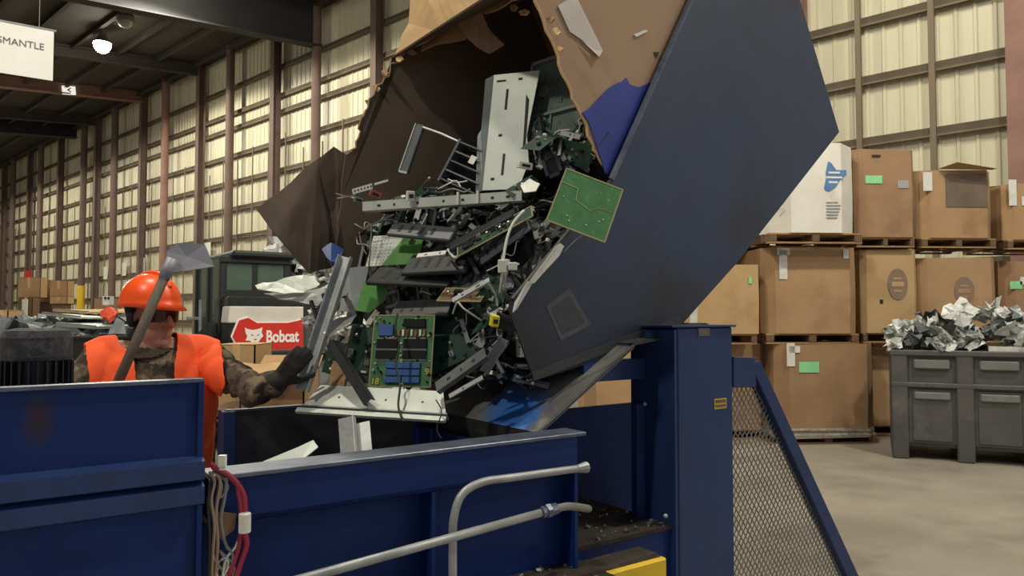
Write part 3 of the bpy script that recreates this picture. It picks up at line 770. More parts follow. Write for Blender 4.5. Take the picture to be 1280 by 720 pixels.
core.add([K(.45, .02, 1.32), K(.45, 1.14, 1.26), K(1.2, 1.14, 1.75), K(1.2, .02, 1.75)], [(0, 1, 2, 3)])
solo('packed_scrap', core, 'black_plastic', 'dark packed mass of shredded electronics filling the tipped box', 'scrap', kind='stuff')

def rnd(r, a, b): return r.uniform(a, b)
def pcb(name, M, w_, h_, label, mt='pcb_green', seed=0, n=14, group=None, border=True, comps=None, cat='circuit board'):
    r = random.Random(seed); t = thing(name, label, cat, M=M, group=group)
    part('board', MB().bb((0, 0, -.0016), (w_, h_, 0)), mt, t, local=True)
    if border:
        e = .0035
        part('board_edge', MB().bb((-.002, -.002, -.003), (w_ + .002, e, .0012)).bb((-.002, h_ - e, -.003), (w_ + .002, h_ + .002, .0012)).bb((-.002, 0, -.003), (e, h_, .0012)).bb((w_ - e, 0, -.003), (w_ + .002, h_, .0012)), 'pcb_edge', t, local=True)
    if comps is None:
        for i in range(n):
            x, y = rnd(r, .02, w_ - .03), rnd(r, .02, h_ - .03); k_ = r.random()
            sx, sy = rnd(r, .008, .03), rnd(r, .008, .03)
            if k_ < .5: part('chip', MB().bb((x, y, 0), (min(w_, x + sx), min(h_, y + sy), .005)), 'chip_black', t, local=True)
            elif k_ < .7: part('capacitor', MB().lathe([(.006, 0), (.006, .016), (.004, .017)], 8, Matrix.Translation((x, y, 0))), r.choice(['grey_plastic', 'solder']), t, local=True)
            elif k_ < .85: part('connector', MB().bb((x, y, 0), (x + sx, y + .008, .012)), r.choice(['conn_white', 'conn_blue', 'black_plastic']), t, local=True)
            else: part('heat_sink', MB().bb((x, y, 0), (x + sx, y + sy, .003)).bb((x, y, .003), (x + .003, y + sy, .016)).bb((x + sx - .003, y, .003), (x + sx, y + sy, .016)).bb((x + sx / 2, y, .003), (x + sx / 2 + .003, y + sy, .016)), 'solder', t, local=True)
    return t
# big bare green board at the plate edge
M, w_, h_ = qf((683, 275, 2.66), (756, 303, 2.66), (697, 206, 2.74))
t = pcb('circuit_board', M, w_, h_, 'large bare green circuit board lying on the tipper edge', 'pcb_green', comps=1)
tr = [(.02, .74), (.3, .72), (.33, .52), (.62, .42), (.7, .52), (.95, .54)]
part('trace', MB().tube([(x * w_, y * h_, 0) for x, y in tr], .0022, 4), 'pcb_trace', t, local=True)
for x, y in ((.28, .2), (.34, .13), (.62, .16), (.8, .3), (.85, .36), (.12, .5)):
    part('solder_pad', MB().lathe([(.003, -.0005), (.003, .0015), (.001, .002)], 8, Matrix.Translation((x * w_, y * h_, 0))), 'solder', t, local=True)
# populated main board
M, w_, h_ = qf((461, 483, 2.99), (538, 484, 2.95), (461, 394, 3.06))
t = pcb('circuit_board', M, w_, h_, 'green main board with black chips and blue sockets, printed 18 and 9', 'pcb_green', comps=1)
def comp(nm, x0, y0, x1, y1, hh, mt): return part(nm, MB().bb((x0 * w_, y0 * h_, 0), (x1 * w_, y1 * h_, hh)), mt, t, local=True, bevel=.001)
for (x0, x1) in ((.08, .42), (.52, .9)):
    for (y0, y1) in ((.38, .5), (.53, .66)):
        c = comp('chip', x0, y0, x1, y1, .01, 'chip_black')
        part('pins', MB().bb((x0 * w_, (y0 - .02) * h_, 0), (x1 * w_, y0 * h_, .003)).bb((x0 * w_, y1 * h_, 0), (x1 * w_, (y1 + .015) * h_, .003)), 'solder', c, local=True)
comp('chip', .5, .82, .86, .94, .01, 'chip_black')
for i in range(7): comp('resistor', .42 + .07 * i, .7, .45 + .07 * i, .79, .008, 'conn_red' if i % 2 == 0 else 'conn_white')
for i in range(3): comp('socket', .26, .05 + .1 * i, .52 + .02 * i, .13 + .1 * i, .012, 'conn_blue'); comp('socket', .54, .05 + .1 * i, .82, .13 + .1 * i, .011, 'conn_blue')
comp('socket', .1, .7, .34, .86, .012, 'conn_blue')
for i, (x, y) in enumerate(((.06, .22), (.12, .26), (.18, .2), (.09, .31), (.92, .3), (.95, .74), (.04, .9), (.16, .92))):
    part('capacitor', MB().lathe([(.005, 0), (.005, .012), (.003, .013)], 8, Matrix.Translation((x * w_, y * h_, 0))), ['solder', 'grey_plastic', 'chip_black'][i % 3], t, local=True)
rt = random.Random(4)
for i in range(46):
    x, y = rt.uniform(.03, .95), rt.choice([rt.uniform(.02, .06), rt.uniform(.34, .38), rt.uniform(.66, .7), rt.uniform(.86, .97)])
    if rt.random() < .3: x, y = rt.choice([rt.uniform(.02, .08), rt.uniform(.86, .96), rt.uniform(.42, .5)]), rt.uniform(.05, .95)
    comp('resistor', x, y, x + rt.uniform(.02, .05), y + rt.uniform(.012, .03), rt.uniform(.003, .007), rt.choice(['solder', 'chip_black', 'conn_white', 'pcb_trace', 'chip_black']))
MT = Matrix.Translation((.03 * w_, .03 * h_, .002)); text_part('18', .035, 'conn_yellow', t, MT, name='printed_number')
MT = Matrix.Translation((.9 * w_, .17 * h_, .002)); text_part('9', .035, 'conn_yellow', t, MT, name='printed_number')
# messy board left of it
M, w_, h_ = qf((424, 474, 3.1), (464, 480, 3.04), (418, 404, 3.18))
pcb('circuit_board', M, w_, h_, 'dark green littered board left of the main board', 'pcb_dark', 5, 16, border=False)
M, w_, h_ = qf((537, 470, 3.06), (600, 440, 3.02), (535, 398, 3.12))
pcb('circuit_board', M, w_, h_, 'very dark green board right of the main board', 'pcb_dark', 8, 12, border=False)
# light green board pieces
p = [(455, 352), (487, 352), (484, 366), (480, 376), (462, 391), (444, 388), (450, 368)]
solo('board_fragment', MB().plate([at(x, y, 3.22 - .0008 * (y - 350)) for x, y in p], (0, .003, 0)), 'pcb_lime', 'light green bare board fragment above the main board', 'circuit board')
M, w_, h_ = qf((457, 333, 3.3), (522, 330, 3.2), (468, 295, 3.36))
t = thing('perforated_board', 'white perforated board with a green corner under the long rail', 'circuit board', M=M)
part('board', MB().bb((0, 0, -.002), (w_, h_, 0)), 'pale_sheet', t, local=True)
hl = MB()
for i in range(14):
    for j in range(9):
        if i / 14 + j / 9 * .35 < .62: hl.bb((.01 + i * w_ / 14.5, .01 + j * h_ / 9.5, -.0005), (.014 + i * w_ / 14.5, .014 + j * h_ / 9.5, .0006))
tag(part('holes', hl, 'slot_dark', t, local=True), kind='stuff')
part('green_corner', MB().plate([(w_ * .32, 0, .001), (w_, 0, .001), (w_, h_ * .9, .001), (w_ * .66, h_, .001)], (0, 0, .002)), 'pcb_lime', t, local=True)
# chassis panel standing in the box
M, w_, h_ = qf((603, 238, 3.22), (648, 236, 3.16), (587, 97, 3.36))
t = thing('chassis_panel', 'tall pale grey sheet metal chassis panel standing in the box', 'metal panel', M=M)
part('face', MB().plate([(0, 0, 0), (w_, 0, 0), (w_ * 1.22, h_ * .22, 0), (w_ * 1.1, h_ * .45, 0), (w_ * 1.3, h_ * 1.0, 0), (0, h_, 0)], (0, 0, -.002)), 'pale_sheet', t, local=True)
part('side_flange', MB().plate([(0, 0, 0), (0, h_, 0), (-.055, h_ * 1.0, -.03), (-.05, h_ * .55, -.03), (-.065, h_ * .5, -.03), (-.045, 0, -.03)], (.002, 0, -.002)), 'grey_sheet', t, local=True)
for (x, y, sx, sy) in ((.4, .68, .012, .1), (.48, .12, .012, .1), (.1, .93, .045, .01), (.72, .93, .02, .012), (.3, .45, .018, .012), (.2, .08, .018, .012)):
    part('slot', MB().bb((x * w_, y * h_, -.001), (x * w_ + sx, y * h_ + sy, .0008)), 'slot_dark', t, local=True)
part('tall_slot', MB().plate([(w_ * 1.02, h_ * .35, 0), (w_ * 1.09, h_ * .36, 0), (w_ * 1.08, h_ * .75, 0), (w_ * .98, h_ * .8, 0)], (0, 0, .001)), 'slot_dark', t, local=True)
# greenish frame with electronics right of it
M, w_, h_ = qf((655, 205, 3.3), (722, 190, 3.12), (653, 86, 3.44))
t = pcb('drive_unit', M, w_, h_, 'murky grey-green equipment frame right of the pale chassis panel', 'murky_green', 31, 10, border=False, cat='equipment')
part('frame_bar', MB().bb((0, 0, 0), (.014, h_, .02)).bb((0, h_ - .016, 0), (w_, h_, .02)).bb((0, h_ * .42, 0), (w_, h_ * .45, .016)).bb((w_ * .45, 0, 0), (w_ * .48, h_ * .42, .012)), 'grey_sheet', t, local=True)
part('round_port', MB().lathe([(.03, 0), (.03, .01), (.018, .012)], 14, Matrix.Translation((w_ * .28, h_ * .68, 0))), 'grey_sheet', t, local=True)
# long pale rail across the heap
def rail(name, a, b, c, label, mt, lip=.02, holes=4, cat='metal rail', th=.002, seed=0):
    M, w_, h_ = qf(a, b, c); t = thing(name, label, cat, M=M)
    part('web', MB().bb((0, 0, -th), (w_, h_, 0)), mt, t, local=True)
    part('lip', MB().bb((0, h_ - th, -lip), (w_, h_, 0)).bb((0, 0, -lip), (w_, th, 0)), mt, t, local=True)
    r = random.Random(seed)
    for i in range(holes):
        x = w_ * (i + .5 + r.uniform(-.3, .3)) / holes
        part('hole', MB().bb((x, h_ * .35, -.001), (x + r.uniform(.006, .02), h_ * .6, .0008)), 'slot_dark', t, local=True)
    return t, w_, h_
t, w_, h_ = rail('steel_rail', (453, 264, 3.25), (652, 251, 2.98), (453, 252, 3.25), 'long pale steel rail lying across the scrap heap', 'pale_sheet', .05, 7)
for f in (.62, .74): part('tab', MB().bb((f * w_, 0, 0), (f * w_ + .008, h_ * 1.25, .012)), 'conn_white', t, local=True)
rail('aluminium_rail', (371, 487, 2.96), (426, 320, 3.08), (388, 488, 2.95), 'long grey aluminium rail leaning at the left end of the heap', 'alu', .03, 3, seed=2)
M, w_, h_ = qf((372, 516, 2.92), (556, 528, 2.74), (380, 480, 3.06))
t = thing('metal_tray', 'pale sheet metal tray sliding off the chute into the trough', 'metal panel', M=M)
part('face', MB().plate([(0, .03, 0), (w_, .02, 0), (w_ * .9, h_, 0), (.02, h_, 0)], (0, 0, -.003)), 'pale_sheet', t, local=True)
part('front_lip', MB().bb((-.01, 0, -.004), (w_ * 1.0, .022, .008)), 'pale_sheet', t, local=True)
part('fold', MB().bb((0, .03, -.02), (w_, .036, .012)), 'grey_sheet', t, local=True)
for f in (.22, .55, .8): part('hole', MB().lathe([(.005, -.001), (.005, .001)], 10, Matrix.Translation((f * w_, h_ * .6, 0))), 'slot_dark', t, local=True)
rail('black_channel', (408, 432, 2.98), (455, 507, 2.84), (414, 421, 2.98), 'black steel channel leaning down over the tray', 'black_plastic', .03, 2)
rail('steel_strip', (546, 490, 2.8), (608, 446, 2.74), (542, 479, 2.84), 'dull grey steel channel slanting right of the main board', 'dull_scrap', .02, 3, seed=6)
rail('steel_strip', (562, 498, 2.76), (604, 474, 2.72), (560, 493, 2.77), 'thin pale steel strip below the slanting dull channel', 'alu', .006, 1, seed=7)
rail('steel_strip', (600, 462, 2.78), (624, 420, 2.74), (612, 466, 2.78), 'grey bent bracket strip under the yellow connector', 'grey_sheet', .015, 2, seed=8)
rail('steel_strip', (566, 378, 2.84), (612, 352, 2.8), (564, 373, 2.86), 'narrow silver strip crossing the brown board strip', 'alu', .008, 2, seed=9)
rail('steel_strip', (520, 322, 3.0), (556, 318, 2.94), (520, 317, 3.02), 'short bright strip on the flat black housing', 'bright_scrap', .006, 2, seed=10)
def bent(name, pl, mt, label, cat='metal scrap', amp=.01, th=.002, seed=1, group=None):
    return solo(name, cplate('', pl, '', amp, th, seed=seed), mt, label, cat, group)
bent('bent_plate', [(395, 412, 3.02), (424, 397, 3.06), (446, 393, 3.08), (438, 404, 3.02), (409, 421, 2.98)], 'alu', 'grey triangular bent metal plate against the aluminium rail')
bent('notched_sheet', [(434, 335, 3.3), (462, 333, 3.32), (452, 372, 3.25), (443, 390, 3.22), (424, 389, 3.24)], 'grey_sheet', 'grey-green notched panel behind the light green fragment', amp=.004)
bent('wood_offcut', [(417, 459, 3.1), (424, 456, 3.1), (434, 475, 3.05), (432, 487, 3.02), (413, 486, 3.04)], 'wood', 'small tan wood offcut between rail and black channel', 'wood', .004, .02)
bent('blue_casing', [(404, 317, 3.34), (414, 309, 3.36), (428, 318, 3.36), (424, 336, 3.3), (414, 332, 3.3)], 'blue_plastic', 'dark blue plastic casing corner at the top of the aluminium rail', 'plastic scrap', .004, .03)
# connector strip and plugs above the long rail
M, w_, h_ = qf((441, 243, 3.32), (486, 230, 3.26), (441, 236, 3.32))
t = thing('connector_strip', 'perforated connector bracket strip left of the long pale rail', 'bracket', M=M)
part('strip', MB().bb((0, 0, -.002), (w_ * .56, h_, 0)).bb((w_ * .62, h_ * .5, -.002), (w_, h_ * .9, 0)), 'pale_sheet', t, local=True)
for i in range(6): part('hole', MB().bb((.01 + i * w_ * .09, h_ * .35, -.001), (.018 + i * w_ * .09, h_ * .65, .001)), 'slot_dark', t, local=True)
def blk(name, px, py, Y, sx, sy, sz, mt, label, rot=0, cat='connector'):
    p = at(px, py, Y); Mx = Euler((0.2, rot, .4)).to_matrix()
    t = thing(name, label, cat, p)
    part('shell', MB().box(p, (sx, sy, sz), Mx), mt, t, bevel=.002)
    part('slot', MB().box(p + Mx @ Vector((0, -sy * .5, 0)), (sx * .6, .003, sz * .4), Mx), 'slot_dark', t)
    return t
blk('red_connector', 469, 243, 3.24, .05, .03, .028, 'conn_red', 'reddish plastic connector above the left end of the rail', .3)
blk('white_connector', 513, 245, 3.14, .032, .03, .042, 'conn_white', 'white square connector standing on the pale rail', 0)
blk('grey_connector', 448, 250, 3.3, .04, .03, .024, 'grey_sheet', 'small grey connector at the far left end of the strip', .2)
blk('yellow_connector', 618, 401, 2.76, .03, .03, .042, 'conn_yellow', 'yellow connector at the right end of the heap', .1)
blk('silver_connector', 656, 207, 3.02, .06, .03, .028, 'conn_white', 'white and silver connector beside the big green board', .1)
# vertical device and cage at left of the chassis
M, w_, h_ = qf((499, 214, 3.5), (509, 216, 3.48), (505, 152, 3.55))
t = thing('drive_bracket', 'narrow dark grey drive bracket standing left in the box', 'bracket', M=M)
part('body', MB().bb((0, 0, -.02), (w_, h_, 0)), 'grey_plastic', t, local=True, bevel=.004)
part('bright_edge', MB().bb((-.003, 0, -.005), (.003, h_, .004)).bb((0, -.006, -.005), (w_, .004, .004)), 'alu', t, local=True)
part('arm', MB().tube([(w_, h_ * .95, 0), (w_ + .1, h_ * .9, -.01), (w_ + .22, h_ * .8, -.02)], .006, 5), 'alu', t, local=True)
M, w_, h_ = qf((548, 226, 3.36), (592, 246, 3.26), (540, 160, 3.44))
t = thing('card_cage', 'dark metal card cage with slats left of the chassis panel', 'equipment', M=M)
part('back', MB().bb((0, 0, -.06), (w_, h_, -.055)), 'black_plastic', t, local=True)
for i in range(5): part('slat', MB().bb((0, h_ * (.05 + i * .22), -.05), (w_, h_ * (.08 + i * .22), .01)), ['grey_plastic', 'dull_scrap'][i % 2], t, local=True)
part('post', MB().bb((0, 0, -.05), (.012, h_, .012)), 'grey_plastic', t, local=True)
part('tag', MB().bb((w_ * .5, h_ * .6, .011), (w_ * .65, h_ * .78, .013)), 'label_white', t, local=True)
# flat black plastic housings in the middle
def slab(a, b, c, mt, label, th=.02, name='plastic_housing', cat='plastic scrap', vents=4):
    M, w_, h_ = qf(a, b, c); t = thing(name, label, cat, M=M)
    part('shell', MB().bb((0, 0, -th), (w_, h_, 0)), mt, t, local=True, bevel=.005)
    for i in range(vents): part('vent', MB().bb((w_ * (.15 + .17 * i), h_ * .25, -.001), (w_ * (.2 + .17 * i), h_ * .75, .0012)), 'slot_dark', t, local=True)
    return t
slab((482, 292, 3.2), (562, 300, 3.08), (486, 276, 3.26), 'grey_plastic', 'flat dark grey housing just below the long rail')
slab((500, 342, 3.1), (582, 338, 2.98), (512, 318, 3.2), 'black_plastic', 'flat black housing right of the perforated board')
slab((456, 352, 3.14), (560, 356, 3.02), (470, 333, 3.26), 'black_plastic', 'layered black plastic slab above the light green fragment', vents=5)
slab((560, 312, 3.02), (640, 268, 2.92), (568, 300, 3.12), 'black_plastic', 'tilted black housing behind the white cable', vents=3)
slab((600, 330, 2.94), (662, 286, 2.86), (596, 318, 3.0), 'grey_plastic', 'long dark grey bar slanting below the component strip', vents=2, th=.012)
slab((486, 396, 3.08), (560, 392, 3.0), (492, 376, 3.16), 'black_plastic', 'black casing wedged over the top of the main board', vents=3)
slab((556, 372, 3.02), (640, 360, 2.88), (560, 350, 3.1), 'grey_plastic', 'dark grey chassis plate in the middle right of the heap', vents=4)
# component strip
M, w_, h_ = qf((572, 321, 2.96), (666, 270, 2.86), (568, 310, 3.02))
pcb('component_strip', M, w_, h_, 'narrow board strip with tiny components behind the white cable', 'pcb_dark', 3, 18, border=True)
M, w_, h_ = qf((546, 376, 2.96), (600, 377, 2.88), (548, 360, 3.04))
pcb('component_strip', M, w_, h_, 'narrow brown board strip left of the yellow connector', 'wood_dark', 14, 10, border=True)
M, w_, h_ = qf((631, 238, 3.0), (640, 246, 2.98), (652, 208, 3.08))
pcb('small_card', M, w_, h_, 'small dark expansion card leaning at the foot of the chassis panel', 'pcb_dark', 17, 5, border=False)
bent('torn_white_piece', [(650, 232, 2.96), (662, 224, 2.98), (676, 229, 2.92), (670, 239, 2.9), (655, 241, 2.92)], 'conn_white', 'torn white plastic piece beside the small expansion card', 'plastic scrap', .006, .004)
# white strip leaning on the plate edge
bent('white_strip', [(694, 308, 2.66), (700, 304, 2.66), (705, 308, 2.66), (699, 320, 2.66), (668, 354, 2.68), (660, 354, 2.68)], 'conn_white', 'white plastic strip leaning on the front edge of the tipper', 'plastic scrap', .002, .008)
bent('shiny_strip', [(660, 352, 2.68), (666, 355, 2.68), (646, 386, 2.7), (641, 391, 2.7), (644, 378, 2.7)], 'bright_scrap', 'shiny torn metal strip below the white plastic strip', 'metal scrap', .006, .004)

# cables
def cable(pl, r, mt, label, name='cable', extra=None):
    pts = arc([at(*p) for p in pl], 6)
    t = thing(name, label, 'cable', pts[0]); part('wire', MB().tube(pts, r, 7), mt, t, smooth=True)
    for (px, py, Y, a_, b_, c_) in (extra or []):
        part('plug', MB().box(at(px, py, Y), (a_, b_, c_)), mt, t, bevel=.003)
    return t
cable([(655, 263, 2.86), (642, 278, 2.84), (634, 297, 2.82), (629, 325, 2.8), (627, 350, 2.8), (625, 366, 2.84)], .0055, 'white_cable', 'white cable with two plugs hanging down the middle of the heap', 'white_cable', [(628, 333, 2.79, .034, .026, .05)])
cable([(649, 330, 2.8), (637, 334, 2.8), (632, 345, 2.8), (630, 362, 2.84)], .0045, 'white_cable', 'short white lead with angled plug beside the white cable', 'white_cable', [(641, 333, 2.79, .034, .024, .03)])
cable([(497, 392, 2.98), (494, 410, 2.95), (499, 432, 2.93), (495, 455, 2.9), (500, 480, 2.86), (498, 508, 2.8), (505, 528, 2.76)], .0045, 'black_cable', 'black cable hanging down across the main board')
cable([(443, 280, 3.34), (456, 286, 3.3), (464, 282, 3.28), (463, 310, 3.26), (461, 335, 3.24)], .004, 'grey_cable', 'grey wire looping at the left under the long rail')
cable([(455, 285, 3.3), (475, 276, 3.26), (492, 268, 3.2)], .003, 'grey_cable', 'thin grey wire rising to the long rail')
cable([(449, 290, 3.34), (452, 305, 3.32), (458, 318, 3.3)], .003, 'grey_cable', 'thin grey wire hanging at the far left of the heap')
cable([(574, 370, 2.95), (590, 358, 2.9), (606, 352, 2.88), (618, 366, 2.86), (622, 384, 2.84)], .005, 'grey_cable', 'grey cable arching right of the black housings')
cable([(566, 392, 2.96), (572, 378, 2.92), (580, 386, 2.9), (604, 402, 2.9)], .004, 'white_cable', 'pale wire running to the yellow connector')
cable([(626, 400, 2.86), (636, 410, 2.84), (634, 430, 2.84), (618, 450, 2.86), (606, 470, 2.9)], .006, 'grey_cable', 'grey-green cable at the right edge of the heap')
cable([(545, 500, 2.8), (552, 515, 2.72), (546, 536, 2.7), (552, 548, 2.68)], .0025, 'black_cable', 'thin black wire dangling off the chute lip')
cable([(736, 289, 2.67), (720, 300, 2.66), (704, 316, 2.66)], .002, 'grey_cable', 'thin wire from the green board to the white strip')
cable([(560, 312, 3.06), (568, 322, 3.0), (575, 318, 2.98)], .006, 'white_cable', 'short curved white lead at the end of the component strip')
for i, pl in enumerate(([(548, 236, 3.2), (560, 230, 3.16), (570, 226, 3.16), (576, 234, 3.14)], [(552, 240, 3.18), (566, 236, 3.14), (580, 240, 3.12), (588, 236, 3.12)], [(560, 224, 3.2), (572, 228, 3.16), (584, 226, 3.14)], [(420, 242, 3.4), (434, 246, 3.36), (446, 243, 3.33)], [(422, 248, 3.4), (436, 246, 3.36), (447, 249, 3.32)])):
    tag(cable(pl, .0035, 'grey_cable' if i % 2 else 'white_cable', 'short pale wire end lying over the long rail or its bracket'), group='short wire ends')

# metal bits on the upper right of the heap
rb = random.Random(77)
def bracket_mesh(sx, sy, h1):
    return MB().bb((-sx / 2, -sy / 2, 0), (sx / 2, sy / 2, .002)).bb((-sx / 2, -sy / 2, 0), (-sx / 2 + .002, sy / 2, h1)).bb((sx / 2 - .002, -sy / 2 * .6, 0), (sx / 2, sy / 2 * .6, h1 * .6))
# prototypes for the many small pieces
def proto(kind, seed):
    r = random.Random(seed)
    if kind == 'board':
        t = thing('board_scrap', 'small dark circuit board fragment jumbled in the tipped heap', 'circuit board', group='small board fragments in the heap')
        sx, sy = rnd(r, .07, .15), rnd(r, .04, .1)
        part('board', MB().bb((-sx / 2, -sy / 2, 0), (sx / 2, sy / 2, .002)), r.choice(['pcb_dark', 'pcb_dark', 'pcb_green']), t, local=True)
        for i in range(6):
            x, y = rnd(r, -sx * .42, sx * .3), rnd(r, -sy * .42, sy * .2)
            part('component', MB().bb((x, y, .002), (x + rnd(r, .006, .025), y + rnd(r, .006, .02), rnd(r, .006, .014))), r.choice(['chip_black', 'solder', 'conn_white', 'grey_plastic', 'chip_black']), t, local=True)
    elif kind == 'bracket':
        t = thing('bracket_scrap', 'small bent metal bracket jumbled in the tipped heap', 'bracket', group='small metal brackets in the heap')
        sx, sy = rnd(r, .05, .16), rnd(r, .015, .045)
        part('body', bracket_mesh(sx, sy, rnd(r, .015, .04)), r.choice(['alu', 'dull_scrap', 'dull_scrap', 'grey_sheet']), t, local=True)
        part('hole', MB().lathe([(.004, .0015), (.004, .003)], 8), 'slot_dark', t, local=True)
    elif kind == 'plastic':
        t = thing('plastic_scrap', 'broken black plastic bezel piece jumbled in the tipped heap', 'plastic scrap', group='broken plastic pieces in the heap')
        sx, sy = rnd(r, .09, .2), rnd(r, .05, .1); e = .014
        part('bezel', MB().bb((-sx / 2, -sy / 2, 0), (sx / 2, -sy / 2 + e, .014)).bb((-sx / 2, sy / 2 - e, 0), (sx / 2, sy / 2, .014)).bb((-sx / 2, -sy / 2, 0), (-sx / 2 + e, sy / 2, .014)), r.choice(['black_plastic', 'grey_plastic', 'black_plastic']), t, local=True)
        part('web', MB().bb((-sx / 2, -sy / 2, 0), (sx * .1, sy / 2, .004)), 'black_plastic', t, local=True)
    elif kind == 'wire':
        t = thing('wire_scrap', 'loose curled wire jumbled in the tipped heap', 'cable', group='loose wires in the heap')
        pts = [Vector((rnd(r, -.02, .02) + i * .035 - .09, rnd(r, -.04, .04), rnd(r, 0, .05))) for i in range(6)]
        part('wire', MB().tube(arc(pts, 4), .0025, 5), r.choice(['black_cable', 'grey_cable', 'grey_cable', 'white_cable']), t, local=True)
        part('end_plug', MB().box(pts[-1], (.014, .01, .009)), r.choice(['conn_white', 'black_plastic']), t, local=True)
    else:
        t = thing('bright_bit', 'tiny bright metal clip jumbled in the tipped heap', 'metal scrap', group='bright metal clips in the heap')
        part('clip', bracket_mesh(rnd(r, .02, .05), rnd(r, .01, .02), .012), r.choice(['bright_scrap', 'alu', 'conn_white']), t, local=True)
    return t
protos = [(k, proto(k, i * 7 + j)) for i, k in enumerate(['board', 'bracket', 'plastic', 'wire', 'bit']) for j in range(4)]
used = set()
colour = {'pcb_dark': 'dark green ', 'pcb_green': 'green ', 'alu': 'pale ', 'dull_scrap': 'dull ', 'grey_sheet': 'grey ', 'black_plastic': 'black ', 'grey_plastic': 'grey ', 'black_cable': 'black ', 'grey_cable': 'grey ', 'white_cable': 'white ', 'bright_scrap': 'shiny ', 'conn_white': 'white '}
look = {t: colour.get(t.children[0].data.materials[0].name, '') for _, t in protos}
weights = {'board': 1.1, 'bracket': 1.3, 'plastic': 1.2, 'wire': .8, 'bit': .9}
rs = random.Random(42)
ANCH = [((727, 255), 'beside the large bare green board'), ((550, 256), 'along the long pale rail'), ((500, 440), 'around the main board'), ((630, 330), 'near the white cable'),
        ((618, 405), 'near the yellow connector'), ((490, 312), 'around the perforated board'), ((610, 460), 'at the lower right of the tipped heap'), ((575, 460), 'just right of the main board'), ((690, 190), 'in the bright cluster right of the chassis panel'),
        ((540, 330), 'among the black housings'), ((560, 380), 'around the brown board strip'), ((430, 400), 'by the aluminium rail'), ((550, 200), 'around the card cage'), ((640, 230), 'at the foot of the chassis panel'), ((655, 290), 'on the component strip')]
def pix(p):
    c, s_ = math.cos(PITCH), math.sin(PITCH); y_, z_ = p.y, p.z - CAMZ
    f_ = y_ * c + z_ * s_; v_ = z_ * c - y_ * s_
    return 640 + F * p.x / f_, 360 - F * v_ / f_
def zone(p):
    a_, b_ = pix(p); return min(ANCH, key=lambda q: (q[0][0] - a_) ** 2 + (q[0][1] - b_) ** 2)[1]
WHAT = {'board': 'small circuit board fragment ', 'bracket': 'small bent metal bracket ', 'plastic': 'broken plastic bezel piece ', 'wire': 'loose curled wire ', 'bit': 'tiny bright metal clip '}
def scatter(p, n_, tilt=.7, label=None, group=None):
    k_, t = rs.choices(protos, [weights[k] for k, _ in protos])[0]
    z = (n_ + Vector((rs.uniform(-tilt, tilt), rs.uniform(-tilt, tilt), rs.uniform(-tilt, tilt)))).normalized()
    x = z.orthogonal().normalized(); x = Matrix.Rotation(rs.uniform(0, 6.28), 3, z) @ x; y = z.cross(x)
    M = Matrix((x, y, z)).transposed().to_4x4(); M.translation = p
    first = t not in used and not label
    if not label: label = look[t] + WHAT[k_] + zone(p)
    if first: t['label'] = label
    if first: used.add(t); t.matrix_world = M; WM[t] = M
    else: dup(t, M, label, group)
for i in range(250):
    v = rs.uniform(.13, .84); tt = rs.uniform(.04, 1.1)
    p, n_ = heap(v, tt, rs.uniform(-.02, .035)); scatter(p, n_)
for i in range(45):
    p, n_ = heap(rs.uniform(.42, .78), rs.uniform(.45, 1.12), rs.uniform(-.02, .03)); scatter(p, n_)
for i in range(26):      # bright cluster by the mouth at upper right
    scatter(at(rs.uniform(672, 738), rs.uniform(158, 212), rs.uniform(2.98, 3.12)), Vector((-.5, -.8, .2)))
for i in range(16):
    scatter(at(rs.uniform(400, 445), rs.uniform(380, 450), rs.uniform(3.2, 3.4)), Vector((-.5, -.8, .2)))
# pieces already in the trough
bent('white_panel_scrap', [(318, 586, 2.3), (330, 578, 2.32), (392, 551, 2.44), (398, 560, 2.42), (372, 580, 2.36), (340, 592, 2.3)], 'pale_sheet', 'pale metal panel lying low in the trough', 'metal scrap', .004, .004)
M, w_, h_ = qf((426, 573, 2.45), (462, 565, 2.45), (404, 528, 2.52))
t = thing('falling_bracket', 'grey folded metal bracket tumbling into the trough', 'bracket', M=M)
part('web', MB().bb((0, 0, -.002), (w_ * .5, h_, 0)), 'dull_scrap', t, local=True)
part('lip', MB().bb((w_ * .5, 0, -.04), (w_ * .52, h_ * 1.05, .0)).bb((w_ * .52, 0, -.04), (w_, h_ * .9, -.037)), 'alu', t, local=True)
for i in range(14):
    k_ = rs.uniform(-1.0, .05); t_ = rs.uniform(-.25, .7)
    scatter(K(k_, t_, rs.uniform(.63, .66)), UP, .3, 'small piece of scrap lying on the trough floor', 'scrap on the trough floor')
for k_, t in protos:
    if t not in used:
        for ch in list(t.children): bpy.data.objects.remove(ch)
        bpy.data.objects.remove(t)

